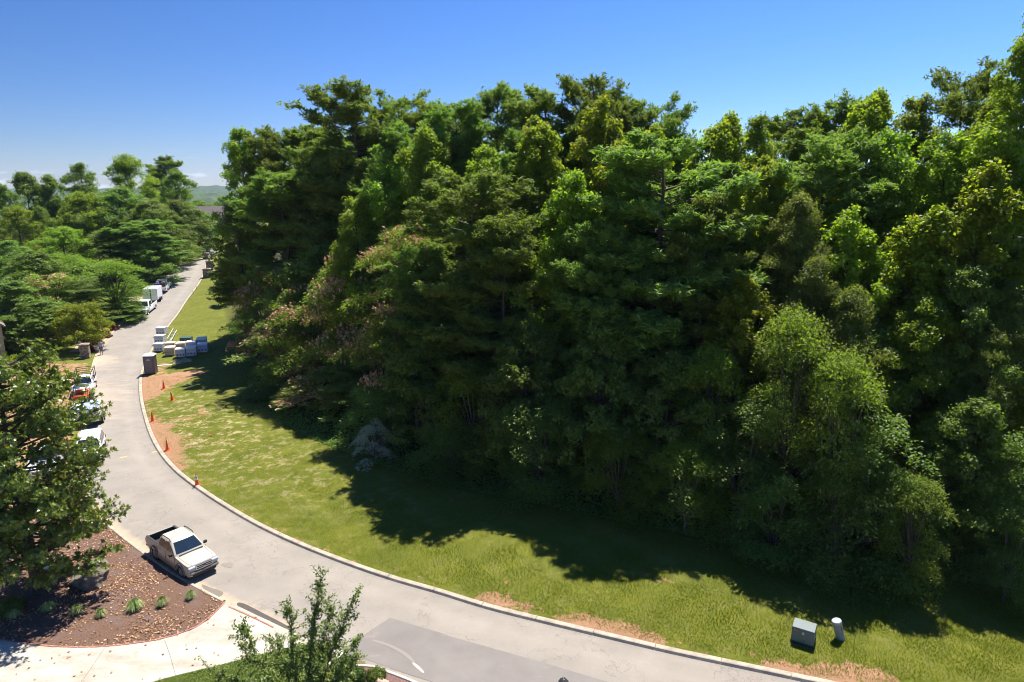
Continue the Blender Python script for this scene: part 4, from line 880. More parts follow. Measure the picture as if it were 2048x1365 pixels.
# shrubs
def shrub(seed, r=.6, h=.7, m='shrub', n=2600, ls=(.05, .032)):
    g = np.random.default_rng(seed); d = sphere(n, g); d[:, 2] = np.abs(d[:, 2]); lo = 1 + .12 * np.sin(5 * np.arctan2(d[:, 1], d[:, 0]) + seed) + .1 * np.sin(7 * d[:, 2] + seed)
    P = d * (g.uniform(.72, 1.0, n) * lo)[:, None] * [r, r, h]; V = leaves(P, d + g.normal(size=(n, 3)) * .5, ls[0], ls[1], g); return mesh('foliage', V, quads(V), L[m])
SM = dict(red=shrub(1, m='red'), yellow=shrub(2, m='yellow'), green=shrub(3, m='shrub'), dk=shrub(4, m='dark'))
stem = MB(); stem.tube([(0, 0, -.05), (0, 0, .35)], [.03, .02], 6); STEM = mesh('stem', stem.V, stem.F, BARK)
for k_, px, py, s, lab in [('red', 194, 689, 1.35, 'dark red barberry behind the walking man'), ('red', 211, 675, 1.35, 'dark red barberry in the middle of the gravel verge'), ('red', 226.5, 660, 1.3, 'dark red barberry on the upper gravel verge'), ('red', 253.5, 634, 1.3, 'dark red barberry in shade by the white pickup'), ('red', 178, 703, 1.2, 'brownish red barberry behind the stone pillar'),
        ('yellow', 174, 694, 1.2, 'golden shrub directly behind the stone pillar'), ('yellow', 188, 682, 1.2, 'golden shrub beside the barberry nearest the walking man'), ('yellow', 213, 666, 1.0, 'golden shrub half hidden by the middle barberry'), ('yellow', 217, 652, 1.2, 'golden shrub left of the uppermost sunlit barberry'), ('green', 181, 686, 1.2, 'green shrub between the garden tree and the golden shrubs'),
        ('green', 238, 640, 1.6, 'shaded green shrub at the end of the gravel verge'), ('yellow', 352, 533, 1.5, 'gold flowering shrub nearest the round lamp on the left at the crest'), ('yellow', 359, 527.5, 1.5, 'gold flowering shrub, second up the kerb at the crest'), ('yellow', 366, 523, 1.4, 'gold flowering shrub, farthest up the kerb at the crest'), ('green', 350, 520, 2.4, 'clipped green mound behind the gold shrubs at the crest'), ('green', 398, 516, 1.8, 'clipped green hedge mound at the top of the crest'),
        ('dk', 335, 548, 2.2, 'dark shrub beside the left kerb below the crest'), ('dk', 753, 1357, .75, 'small round clipped green bush in the red mulch bed'), ('green', 115, 672, 1.8, 'low shrub on the small sunlit lawn at left'), ('dk', 20, 1225, 1.2, 'dark low shrub in shade left of the magnolia'), ('dk', 428, 560, 1.0, 'small dark shrub behind the nearest gate pillar')]:
    g_ = gp(px, py); o = thing('shrub', lab, 'shrub', tuple(g_), _r.uniform(0, 6), 'small garden shrubs', (s, s, s * .95)); link('foliage', SM[k_], o); link('stem', STEM, o)
for k_, px, py, s, lab in [('green', 690, 1350, 1.0, 'loose yellow-green shrub between the elm and the small bed'), ('green', 716, 1362, .7, 'low green shrub at the left of the red mulch bed')]:
    g_ = g0(px, py); o = thing('shrub', lab, 'shrub', (g_[0], g_[1], .02), 1, 'small garden shrubs', (s, s, s * 1.2)); link('foliage', SM[k_], o); link('stem', STEM, o)
# dead branches showing among the shaded trees
def dead(seed):
    g = np.random.default_rng(seed); lb = []
    def grow(p, d, l, r, k):
        q = curve(p, p + d * l, 0, 4); q[1:] += g.normal(size=(3, 3)) * l * .06; lb.append((q, np.linspace(r, r * .5, 4)))
        if k:
            for _ in range(3): grow(q[g.integers(1, 4)], unit(d + g.normal(size=3) * .6), l * .55, r * .5, k - 1)
    grow(np.zeros(3), unit(np.array([-.6, -.5, -.55])), 3.0, .06, 3); return limb_mesh(lb, DEAD, 4)
DB = dead(4)
for px, py, Y, lab in [(1268, 640, 48, 'bare pale dead branch hanging in the centre shade'), (1238, 800, 46.5, 'forked pale dead branch lower in the centre shade'), (1350, 900, 42.5, 'thin bare branch just above the lawn edge'), (1290, 330, 54, 'bare pale branch in the great front pine')]:
    a_ = at(px, py, Y); tag(link('dead_branch', DB, None, tuple(a_), px * .01), lab, 'branch', 'dead branches in the wood')
# ------------------------------------------------------------------ vehicles
GLASS = mat('tinted_glass', (.012, .020, .024), .04, spec=1.0, coat=.5)
TYRE = mat('tyre_rubber', (.02, .02, .02), .85); ALLOY = mat('alloy', (.42, .42, .43), .35, metal=.7); BLK = mat('black_plastic', (.025, .025, .027), .6)
CHROME = mat('chrome', (.75, .75, .76), .15, metal=1); LAMPG = mat('headlamp_glass', (.45, .50, .58), .12, spec=.9); REDL = mat('tail_lamp', (.45, .02, .02), .25)
WHITE = mat('white_paint', (.78, .79, .80), .28, coat=.6); BEIGE = mat('champagne_paint', (.50, .45, .365), .35, metal=.1, coat=.6); BEIGE2 = mat('lower_cladding', (.20, .165, .125), .5)
STEEL = mat('dark_steel', (.06, .06, .06), .5, metal=.5); LINER = mat('bed_liner', (.012, .015, .022), .7)
def extrude(outline, hw, zc=.9, crown=.05):
    """side outline (x,z), extruded across the body with rounded flanks and a crowned top"""
    O = np.array(outline, float); n = len(O); d1 = O - np.roll(O, 1, 0); d2 = np.roll(O, -1, 0) - O
    N = unit(np.stack([d1[:, 1], -d1[:, 0]], 1)) + unit(np.stack([d2[:, 1], -d2[:, 0]], 1)); N = unit(N)
    V = []; sl = [(-1, .05), (-.985, .018), (-.93, 0), (-.5, 0), (0, 0), (.5, 0), (.93, 0), (.985, .018), (1, .05)]
    for yf, ins in sl:
        Q = O - N * ins
        for x, z in Q:
            t = max(0, (z - zc) / .3); tw = 1 - .035 * min(1, max(0, (z - .55) / .6)); nose = 1 - .10 * max(0, (abs(x) - O[:, 0].max() + .55) / .55) ** 2
            V.append((x - math.copysign(.06, x) * yf * yf * (1 if abs(x) > O[:, 0].max() - .5 else 0), yf * hw * tw * nose, z - crown * yf * yf * min(1, t)))
    F = [tuple((k * n + i, k * n + (i + 1) % n, (k + 1) * n + (i + 1) % n, (k + 1) * n + i)) for k in range(len(sl) - 1) for i in range(n)]
    F += [tuple(range(n - 1, -1, -1)), tuple(range(len(V) - n, len(V)))]
    return V, F
def fixed(name, V, F, mats, parent, smooth=False, mi=None):
    me = mesh(name, V, F, mats, mi); bm = bmesh.new(); bm.from_mesh(me); big = [f for f in bm.faces if len(f.verts) > 4]
    bmesh.ops.triangulate(bm, faces=big); bmesh.ops.recalc_face_normals(bm, faces=bm.faces); bm.to_mesh(me); bm.free()
    if smooth:
        me.polygons.foreach_set('use_smooth', np.ones(len(me.polygons), bool)); me.set_sharp_from_angle(angle=R(32))
    return link(name, me, parent)
def arch(cx, r=.43, zb=.40, n=9):
    a0 = math.asin(max(-1, min(1, (zb - .38) / r))); return [(cx + r * math.cos(t), .38 + r * math.sin(t)) for t in np.linspace(math.pi - a0, a0, n)]
def panel(name, q, u0, u1, v0, v1, m, parent, off=.006):
    """a pane set into the cabin side q = (p00,p10,p11,p01)"""
    q = [np.array(p, float) for p in q]; f = lambda u, v: (q[0] * (1 - u) + q[1] * u) * (1 - v) + (q[3] * (1 - u) + q[2] * u) * v
    N = unit(np.cross(q[1] - q[0], q[3] - q[0])); c = .12
    pts = [(u0 + (u1 - u0) * a, v0 + (v1 - v0) * b) for a, b in [(c * .6, 0), (1 - c * .6, 0), (1, c), (1, 1 - c), (1 - c * .6, 1), (c * .6, 1), (0, 1 - c), (0, c)]]
    A = [f(u, v) + N * off for u, v in pts]; B = [f(u, v) - N * .012 for u, v in pts]; F = [tuple(range(8)), tuple(range(15, 7, -1))] + [((i + 1) % 8, i, 8 + i, 8 + (i + 1) % 8) for i in range(8)]
    return fixed(name, A + B, F, m, parent)
def wheel(parent, x, y, r=.37, wd=.24):
    s = 1 if y > 0 else -1; h = link('wheel', None, parent, (x, y, r))
    b = MB(); b.lathe((0, 0, 0), [(r * .62, -wd / 2), (r * .93, -wd / 2), (r, -wd * .3), (r, wd * .3), (r * .93, wd / 2), (r * .62, wd / 2)], 24, caps=False); t_ = b.build('tyre', TYRE, h)
    c = MB(); c.lathe((0, 0, 0), [(r * .63, wd * .1), (r * .63, wd * .46), (r * .56, wd * .48), (r * .52, wd * .30), (r * .14, wd * .36), (r * .10, wd * .45), (.01, wd * .46)], 24)
    for i in range(5): a = i * 1.2566; c.box((r * .33 * math.cos(a), r * .33 * math.sin(a), wd * .38), (r * .46, .07, .03), a)
    c_ = c.build('rim', ALLOY, h)
    for o in (t_, c_): o.rotation_euler = (-R(90) * s, 0, 0)
def pickup(label, loc, rz, paint, length=5.2, width=1.82, cab=(-1.15, 1.15), top=1.74, crew=True, scale=1.0, lower=None, rails=False, grille=CHROME, group=None, suv=False, name='pickup_truck', cat='pickup truck', hood_open=False):
    o = thing(name, label, cat, loc, rz, group, (scale,) * 3); hl = length / 2; hw = width / 2; wb = hl - 1.0; xf, xr = hl - .98, -hl + 1.15; belt = 1.12; bz = 1.06
    cr_, cf = cab; out = [(-hl + .10, .52), (-hl + .12, .45)] + [(xr - .47, .40)] + arch(xr)[0:] + [(xr + .47, .36), (xf - .47, .36)] + arch(xf) + [(xf + .46, .40), (hl - .22, .30), (hl - .04, .34), (hl, .45), (hl, .66), (hl - .03, .82), (hl - .13, .96), (hl - .5, 1.02), (cf + .05, belt), (cr_ + .02, belt)]
    if suv: out += [(-hl + .14, belt), (-hl + .06, 1.0), (-hl + .06, .6)]
    else: out += [(cr_ - .02, .68), (-hl + .16, .68), (-hl + .10, .6)]
    V, F = extrude(out, hw); fixed('body', V, F, paint, o, True)
    if lower:
        for s in (-1, 1):
            for cx in (xf, xr):
                b = MB(); a_ = np.linspace(-.1, math.pi + .1, 12); P = [(cx + .49 * math.cos(t), s * (hw + .005), .38 + .48 * math.sin(t)) for t in a_]; b.tube(P, .045, 6); b.build('fender_flare', lower, o, True)
            b = MB(); b.box(((xf + xr) / 2, s * (hw - .02), .42), (xf - xr - 1.0, .08, .16), bev=.02); b.build('side_step', lower, o)
    if not suv:
        zt = 1.15
        for s in (-1, 1):
            b = MB(); b.box(((cr_ - hl) / 2 + .05, s * (hw - .10), (.68 + zt) / 2), (hl + cr_ - .12, .13, zt - .66), bev=.035); b.build('bed_side', paint, o)
            b = MB(); b.box(((cr_ - hl) / 2 + .05, s * (hw - .12), zt + .012), (hl + cr_ - .16, .12, .03)); b.build('bed_rail', BLK, o)
        b = MB(); b.box((-hl + .13, 0, (.62 + zt) / 2), (.09, width - .12, zt - .58), bev=.03); tg = b.build('tailgate', paint, o)
        b = MB(); b.box((-hl + .075, 0, .98), (.02, .28, .08)); b.build('handle', BLK, tg)
        b = MB(); b.box(((cr_ - hl) / 2 + .04, 0, .72), (hl + cr_ - .18, width - .34, .04)); b.box((-hl + .19, 0, .92), (.025, width - .36, .46)); b.box((cr_ - .03, 0, .92), (.025, width - .36, .42)); b.box(((cr_ - hl) / 2 + .04, hw - .175, .9), (hl + cr_ - .22, .02, .42)); b.box(((cr_ - hl) / 2 + .04, -hw + .175, .9), (hl + cr_ - .22, .02, .42)); b.build('bed_liner', LINER, o)
    for s in (-1, 1):
        b = MB(); b.box((-hl + .07, s * (hw - .11), .90), (.06, .14, .30), bev=.02); b.build('tail_light', REDL, o)
    # cabin
    x0, x1 = (cr_, cf) if not suv else (-hl + .12, cf); h0 = hw * .945; h1 = hw * .76; tx0, tx1 = x0 + (.14 if not suv else .30), x1 - .72
    def ring(xa, xb, h, z, c, cz=0): return [(xa + c, -h, z), (xb - c, -h, z), (xb, -h + c, z), (xb + cz, 0, z + cz * .3), (xb, h - c, z), (xb - c, h, z), (xa + c, h, z), (xa, h - c, z), (xa, -h + c, z)]
    rs = [ring(x0, x1, h0, belt - .05, .04, .06), ring(x0 + .01, x1 - .04, h0 - .005, belt + .02, .05, .06), ring(tx0, tx1, h1, top - .09, .07, .05), ring(tx0 + .05, tx1 - .10, h1 - .07, top - .02, .08, .04), ring(tx0 + .2, tx1 - .3, h1 * .5, top, .1, .02)]
    n = 9; V = [p for r_ in rs for p in r_]; F = [(k * n + i, k * n + (i + 1) % n, (k + 1) * n + (i + 1) % n, (k + 1) * n + i) for k in range(4) for i in range(n)] + [tuple(range(4 * n, 5 * n)), tuple(range(n - 1, -1, -1))]
    cb_ = fixed('cabin', V, F, paint, o, True); zb_, zt_ = belt + .02, top - .09
    # cabin panes
    FQ = [(x1 - .03, -h0 + .05, zb_), (x1 - .03, h0 - .05, zb_), (tx1 + .01, h1 - .07, zt_), (tx1 + .01, -h1 + .07, zt_)]
    for s in (1, -1):   # two halves meeting on the curved centre line
        a, b_ = s * (h0 - .05), s * (h1 - .07); q = [(x1 + .02, 0, zb_ + .02), (x1 - .04, a, zb_), (tx1, b_, zt_), (tx1 + .05, 0, zt_ + .01)]
        if s < 0: q = [q[1], q[0], q[3], q[2]]
        qq = [np.array(p, float) for p in q]; Nn = unit(np.cross(qq[1] - qq[0], qq[3] - qq[0])); f = lambda u, v: (qq[0] * (1 - u) + qq[1] * u) * (1 - v) + (qq[3] * (1 - u) + qq[2] * u) * v
        uu = (0, .93) if s > 0 else (.07, 1); A = [f(u, v) + Nn * .012 for u, v in [(uu[0], .06), (uu[1], .06), (uu[1], .93), (uu[0], .93)]]; B = [p - Nn * .02 for p in A]
        if s > 0: WS_A, WS_B = A, B
        else: VS = A + B + WS_A + WS_B
    Fq = [(0, 1, 2, 3), (4, 7, 6, 5), (0, 4, 5, 1), (3, 2, 6, 7), (0, 3, 7, 4), (8, 9, 10, 11), (12, 15, 14, 13), (8, 12, 13, 9), (11, 10, 14, 15), (9, 13, 14, 10)]
    fixed('windshield', VS, Fq, GLASS, o)
    for s in (-1, 1):
        q = [(x0 + .05, s * h0, zb_), (x1 - .09, s * h0, zb_), (tx1 - .07, s * h1, zt_), (tx0 + .07, s * h1, zt_)]
        if s > 0: q = [q[1], q[0], q[3], q[2]]
        sp_ = [(.04, .48), (.52, .93)] if crew else [(.10, .90)]
        if suv: sp_ = [(.04, .30), (.33, .62), (.65, .94)]
        for a, b_ in sp_:
            if s > 0: a, b_ = 1 - b_, 1 - a
            panel('side_window', q, a, b_, .08, .93, GLASS, o)
        b = MB(); b.box((x1 - .22, s * (hw + .10), belt + .07), (.12, .20, .17), bev=.03); b.tube([(x1 - .2, s * (hw - .06), belt), (x1 - .22, s * (hw + .06), belt + .03)], .03, 6); b.build('mirror', BLK, o)
        b = MB(); b.box((hl - .09, s * (hw - .25), .80), (.16, .40, .18), bev=.04); b.build('headlight', LAMPG, o)
        b = MB()
        for hx in ([cf - .55, cr_ + .62] if crew else [cf - .75]): b.box((hx - .25, s * (hw - .005), .98), (.16, .03, .035), bev=.008)
        b.build('door_handle', BLK if not lower else paint, o)
        b = MB()     # door gaps
        for hx in ([cf - .03, (cf + cr_) / 2 - .05, cr_ + .04] if crew else [cf - .03, cr_ + .1]): b.box((hx, s * (hw - .003), .78), (.012, .012, .66))
        b.build('door_seam', BLK, o)
        if rails:
            b = MB(); b.tube([(tx0 + .1, s * (h1 - .03), top - .05), (tx0 + .2, s * (h1 - .03), top + .05), (tx1 - .25, s * (h1 - .03), top + .05), (tx1 - .12, s * (h1 - .03), top - .05)], .028, 6); b.build('roof_rail', BLK, o)
    q = [(x0, h0 - .08, zb_), (x0, -h0 + .08, zb_), (tx0, -h1 + .08, zt_), (tx0, h1 - .08, zt_)]; panel('rear_window', q, .05, .95, .12, .9, GLASS, o)
    b = MB(); b.box((hl - .045, 0, .80), (.10, width - .92, .24), bev=.02); g = b.build('grille', BLK, o)
    b = MB()
    for z in (.70, .80, .90): b.box((hl + .006, 0, z), (.03, width - .92, .028))
    for y in (-.45 * width / 1.82, .45 * width / 1.82): b.box((hl + .006, y, .80), (.03, .03, .23))
    b.lathe((hl + .02, 0, .78), [(.07, 0), (.07, .03)], 14); b.build('grille_bar', grille, g)
    b = MB(); b.box((hl + .01, 0, .555), (.14, width - .16, .14), bev=.05); b.build('bumper', lower or grille, o)
    b = MB(); b.box((hl - .01, 0, .40), (.10, width - .5, .12), bev=.02); b.build('air_dam', BLK, o)
    b = MB(); b.box((-hl + .02, 0, .55), (.16, width - .14, .16), bev=.04); b.build('rear_bumper', CHROME if not lower else BLK, o)
    if rails:
        b = MB()
        for y in (-.42, -.21, 0, .21, .42): b.box(((tx0 + tx1) / 2 - .05, y, top - .004 - abs(y) * .02), (tx1 - tx0 - .55, .02, .012))
        b.build('roof_rib', BEIGE2, cb_)
    b = MB()     # wiper and cowl
    b.box((cf + .10, 0, belt + .004), (.10, width - .45, .025)); b.build('cowl', BLK, o)
    b = MB()
    for s in (-1, 1): b.tube([(cf + .02, s * .42 * width, belt - .02), (hl - .5, s * .40 * width, 1.012), (hl - .16, s * .33 * width, .955)], .006, 4)
    b.build('bonnet_seam', BLK, o)
    b = MB(); b.box(((xf + xr) / 2, 0, .45), (xf - xr + .3, width - .5, .22)); b.build('chassis', BLK, o)
    for x in (xf, xr):
        for s in (-1, 1): wheel(o, x, s * (hw - .13))
    return o
def ang(a, b): return math.atan2(b[1] - a[1], b[0] - a[0])
# champagne pickup in the foreground: its kerb-side wheels stand at two pixels
a = np.array(g0(312, 1117)); b2 = np.array(g0(365.5, 1155)); dr = unit(b2 - a); nl_ = np.array([-dr[1], dr[0]]); mid = (a + b2) / 2 + nl_ * .80
bt = pickup('champagne beige crew cab pickup parked by the near kerb, lit bonnet towards the viewer', (*mid, 0), ang(a, b2), BEIGE, 5.25, 1.82, (-1.05, 1.12), 1.74, True, lower=BEIGE2, rails=True)
def veh_at(r1, f1, side, hw, h=None):
    A = gp(*r1); B = gp(*f1); d = unit((B - A)[:2]); n_ = np.array([-d[1], d[0]]) * side; m_ = (A[:2] + B[:2]) / 2 + n_ * hw; return m_, ang(A, B), A, B
def set_tilt(o, A, B):
    dd = math.hypot(*(B - A)[:2]); o.rotation_mode = 'ZYX'; z = o.rotation_euler.z; o.rotation_mode = 'XYZ'; o.rotation_euler = Matrix.Rotation(z, 3, 'Z').to_4x4().to_3x3().to_euler()
    p = -math.atan2(B[2] - A[2], dd); o.rotation_euler = (Matrix.Rotation(z, 3, 'Z') @ Matrix.Rotation(p, 3, 'Y')).to_euler()
m_, rz, A, B = veh_at((194, 771), (186.5, 793), -1, .88)
wt = pickup('white pickup with black ladder rack parked behind the magnolia', (*m_, 0), rz, WHITE, 5.5, 1.95, (-.75, 1.05), 1.85, False, 1.0, grille=CHROME)
b = MB(); zr = 2.15
for s in (-1, 1):
    b.tube([(1.0, s * .72, zr), (-2.6, s * .86, zr)], .035, 6)
    for x, yb in ((-2.5, .88), (-1.0, .9)): b.tube([(x, s * yb, 1.15), (x, s * .84, zr)], .035, 6)
    b.tube([(.9, s * .74, zr), (.45, s * .80, 1.2)], .03, 6)
for x in (.9, .1, -.8, -1.7, -2.5): b.tube([(x, -.86, zr), (x, .86, zr)], .03, 6)
b.build('ladder_rack', STEEL, wt)
BLUE = mat('blue_cloth', (.12, .30, .52), .7); b = MB(); b.box((2.1, -.55, 1.06), (.5, .8, .12), bev=.05); o = link('folded_tarp', mesh('folded_tarp', b.V, b.F, BLUE)); o.location = wt.location; o.rotation_euler = wt.rotation_euler; tag(o, 'blue cloth lying on the bonnet of the ladder rack pickup', 'cloth')
m_, rz, A, B = veh_at((223, 880), (218, 934), -1, .95)
m_ = g0(183, 915); w2 = pickup('white sport utility vehicle with black grille half hidden under the magnolia', (m_[0], m_[1], 0), rz=math.atan2(-.90, .44), paint=WHITE, length=4.9, width=1.98, cab=(-1.2, 1.05), top=1.80, crew=True, suv=True, grille=BLK, name='parked_suv', cat='car')
m_ = g0(95, 940); w3 = pickup('white pickup farther left, only glimpses seen through the magnolia', (m_[0], m_[1], 0), math.atan2(-.93, .36), WHITE, 5.4, 1.95, (-.9, 1.05), 1.82, True)
m_, rz, A, B = veh_at((310, 619), (297, 629.5), -1, .92)
t1 = pickup('white full size pickup facing downhill at the upper left kerb with the trailer behind', (*m_, (A[2] + B[2]) / 2), rz, WHITE, 5.7, 2.02, (-.75, 1.15), 1.92, False, 1.06, grille=BLK); set_tilt(t1, A, B)
m_, rz, A, B = veh_at((334, 585), (341, 575.5), 1, .92)
t2 = pickup('white pickup seen from behind, bed piled with dark cargo, highest on the road', (*m_, (A[2] + B[2]) / 2), rz, WHITE, 5.6, 2.0, (-.4, 1.3), 1.88, True, 1.05); set_tilt(t2, A, B)
for nm, lab, cat_, c_, d_, mm_ in [('blue_bin', 'dark blue bin in the bed of the highest pickup', 'bin', (-2.1, .45, 1.15), (.7, .8, .9), mat('blue_plastic', (.03, .05, .16), .5)), ('cardboard_box', 'brown box in the bed of the highest pickup', 'box', (-1.3, -.4, 1.2), (.7, .7, 1.0), mat('cardboard', (.24, .13, .08), .8)), ('tool_sack', 'pale sack on top of the cargo of the highest pickup', 'sack', (-1.2, .5, 1.2), (.7, .5, 1.0), mat('sackcloth', (.55, .5, .45), .9))]:
    b = MB(); b.box(c_, d_, bev=.08, taper=.9); b.box((c_[0], c_[1], c_[2] + d_[2] / 2 + .02), (d_[0] * .95, d_[1] * .95, .05), bev=.02); o = link(nm, mesh(nm, b.V, b.F, mm_)); tag(o, lab, cat_); o.location = t2.location; o.rotation_euler = t2.rotation_euler; o.scale = t2.scale
def boxtrailer(label, loc, rz, L_, W_, H_, roofm, ribs=False, z=0, door=True):
    o = thing('trailer', label, 'trailer', loc, rz); z0 = .55
    b = MB(); b.box((0, 0, z0 + (H_ - z0) / 2), (L_, W_, H_ - z0), bev=.03); b.build('box', WHITE, o)
    b = MB(); b.box((0, 0, H_ + .015), (L_ - .04, W_ - .04, .05), bev=.02)
    if ribs:
        for k in range(6): b.box((-L_ / 2 + .4 + k * (L_ - .8) / 5, 0, H_ + .05), (.05, W_ - .1, .04))
    b.build('roof', roofm, o)
    b = MB()
    for x in (-L_ / 2 + .02, L_ / 2 - .02):
        for y in (-W_ / 2, W_ / 2): b.box((x, y, z0 + (H_ - z0) / 2), (.06, .06, H_ - z0))
    b.build('corner_trim', ALLOY, o)
    if door:
        b = MB(); b.box((L_ / 2 + .012, W_ * .05, z0 + (H_ - z0) / 2), (.03, .16, H_ - z0 - .15)); b.build('door_gap', BLK, o)
        b = MB(); b.box((L_ / 2 + .03, -W_ * .24, z0 + (H_ - z0) / 2), (.04, W_ * .42, H_ - z0 - .12), bev=.01); b.box((L_ / 2 + .03, W_ * .29, z0 + (H_ - z0) / 2), (.04, W_ * .36, H_ - z0 - .12), bev=.01); b.build('door', WHITE, o)
    for x in (-.45, .45):
        for s in (-1, 1): wheel(o, x, s * (W_ / 2 + .12), .34, .2)
    for s in (-1, 1): b = MB(); b.box((0, s * (W_ / 2 + .12), .74), (1.8, .26, .05), bev=.02); b.build('mudguard', BLK, o)
    b = MB(); b.box((0, 0, .5), (L_ - .2, W_ - .3, .12)); b.tube([(-L_ / 2, -.6, .5), (-L_ / 2 - 1.1, 0, .5), (-L_ / 2, .6, .5)], .04, 6); b.build('chassis', BLK, o)
    return o
A = gp(316, 608); B = gp(326, 595); d = unit((B - A)[:2]); n_ = np.array([-d[1], d[0]]); c_ = A[:2] + d * 2.0 + n_ * 1.05
bx = boxtrailer('white enclosed box trailer parked behind the downhill facing pickup', (*c_, gz(*c_) - .05), math.atan2(-d[1], -d[0]), 4.2, 2.2, 2.45, WHITE)
m_ = np.array(g0(176, 847)); boxtrailer('low trailer with ribbed pale blue lid beside the magnolia top', (m_[0], m_[1], 0), math.atan2(-.9, .40), 3.0, 2.3, 1.75, mat('ribbed_roof', (.42, .50, .68), .5), True, door=False)
# orange compact loader between the two
m_ = np.array(g0(165, 812)); ORG = mat('orange_paint', (.62, .10, .02), .4); o = thing('compact_loader', 'small orange loader just in front of the ladder rack pickup', 'loader', (m_[0], m_[1], 0), math.atan2(-.9, .4))
b = MB(); b.box((-.1, 0, .85), (1.7, 1.1, .8), bev=.1); b.box((-.6, 0, 1.35), (.7, 1.0, .35), bev=.08); b.build('body', ORG, o)
b = MB()
for s in (-1, 1):
    b.tube([(-.9, s * .68, 1.45), (.5, s * .68, 1.15), (1.15, s * .62, .55)], .07, 6)
b.build('lift_arm', ORG, o); b = MB(); b.box((1.4, 0, .42), (.5, 1.6, .5), taper=1.05, bev=.05); b.build('bucket', STEEL, o)
b = MB()
for x in (.2, -.6):
    for s in (-1, 1): b.tube([(x, s * .5, 1.1), (x, s * .5, 2.0)], .035, 6)
b.box((-.2, 0, 2.02), (1.0, 1.1, .06)); b.build('roll_cage', STEEL, o)
for x in (-.7, .5):
    for s in (-1, 1): wheel(o, x, s * .78, .38, .28)
# ------------------------------------------------------------------ portable toilet
g_ = gp(303, 747); o = thing('portable_toilet', 'dark grey portable toilet with white roof on the grass by the kerb', 'portable toilet', (g_[0], g_[1], g_[2] + .02), R(-90 + 12))
TG = mat('grey_plastic', (.115, .095, .10), .55, noise=.15); b = MB(); b.box((0, 0, 1.07), (1.15, 1.15, 2.1), bev=.04)
for s in (-1, 1):
    for k in range(4): b.box((-.42 + k * .28, s * .58, 1.1), (.05, .03, 1.7)); b.box((-.585, -.42 + k * .28, 1.1), (.03, .05, 1.7))
b.build('cabin', TG, o); b = MB(); b.box((.585, 0, 1.02), (.035, .74, 1.86), bev=.012); d_ = b.build('door', mat('grey_door', (.135, .11, .12), .5), o)
b = MB(); b.box((.605, 0, 1.0), (.02, .03, 1.7)); b.build('door_rib', TG, d_)
b = MB(); V = [(.612, .17 * math.cos(t), 1.70 + .09 * math.sin(t)) for t in np.linspace(0, 6.283, 19)[:-1]]; V2 = [(.600, y, z) for _, y, z in V]; b.add(V + V2, [tuple(range(18)), tuple(range(35, 17, -1))] + [(i, 18 + i, 18 + (i + 1) % 18, (i + 1) % 18) for i in range(18)]); b.build('logo', mat('logo_white', (.6, .58, .6), .5), d_)
b = MB(); V = [(.616, .13 * math.cos(t), 1.70 + .055 * math.sin(t)) for t in np.linspace(0, 6.283, 19)[:-1]]; V2 = [(.610, y, z) for _, y, z in V]; b.add(V + V2, [tuple(range(18)), tuple(range(35, 17, -1))] + [(i, 18 + i, 18 + (i + 1) % 18, (i + 1) % 18) for i in range(18)]); b.build('logo_field', mat('logo_mauve', (.30, .22, .27), .5), d_)
b = MB(); b.box((.61, -.30, 1.05), (.03, .06, .16), bev=.01); b.build('handle', BLK, d_)
b = MB(); b.box((0, 0, 2.17), (1.26, 1.26, .12), bev=.05); b.box((0, 0, 2.27), (1.1, 1.1, .12), bev=.05, taper=.86); b.build('roof', mat('roof_white', (.80, .80, .80), .5), o)
b = MB(); b.cyl((-.48, .4, 2.36), .05, .3); b.build('vent_pipe', BLK, o); b = MB(); b.box((0, 0, .05), (1.2, 1.2, .12)); b.build('base', BLK, o)
# ------------------------------------------------------------------ traffic cones
ORANGE = mat('cone_orange', (.80, .10, .015), .5)
def cone_me(h=.9):
    b = MB(); b.lathe((0, 0, .03), [(.15, 0), (.13, .05), (.035, h - .06), (.028, h - .03), (.001, h - .03)], 20); c = mesh('cone_body', b.V, b.F, ORANGE, smooth=False)
    b = MB(); b.box((0, 0, .02), (.42, .42, .045), bev=.03); return c, mesh('base', b.V, b.F, ORANGE)
CM, CB = cone_me(); _b = MB()
for z, r_ in ((.42, .098), (.63, .070)): _b.lathe((0, 0, z), [(r_ + .004, 0), (r_ - .014, .13)], 20)
BAND = mesh('reflective_band', _b.V, _b.F, mat('reflective_white', (.75, .75, .75), .4)); _b = MB(); _b.box((0, 0, .02), (.46, .46, .05), bev=.03); CB2 = mesh('base', _b.V, _b.F, mat('cone_red', (.45, .03, .02), .5))
for i, (px, py, lab) in enumerate([(328, 778, 'plain orange cone highest up, just below the toilet'), (345, 801, 'plain orange cone second from the toilet, farthest from the kerb'), (305.5, 843, 'plain orange cone third down, on bare clay'), (335, 901, 'plain orange cone beside the yellow kerb dash'), (394.5, 971, 'orange cone with two white bands at the kerb, lowest of all')]):
    g_ = gp(px, py); o = thing('traffic_cone', lab, 'traffic cone', tuple(g_), i, 'traffic cones along the kerb'); o.scale = (1.05,) * 3
    if i == 1: o.rotation_euler = (.08, -.05, 0)
    link('cone_body', CM, o); link('base', CB2 if i == 4 else CB, o)
    if i == 4: link('reflective_band', BAND, o)
g_ = gp(422, 873); b = MB(); b.box((0, 0, .06), (.22, .1, .1), .3, bev=.02); b.tube([(0, 0, 0), (0, 0, .12)], .01); o = link('marker_flag', mesh('marker_flag', b.V, b.F, ORANGE), None, tuple(g_)); tag(o, 'tiny orange marker lying in the open grass right of the cones', 'marker')
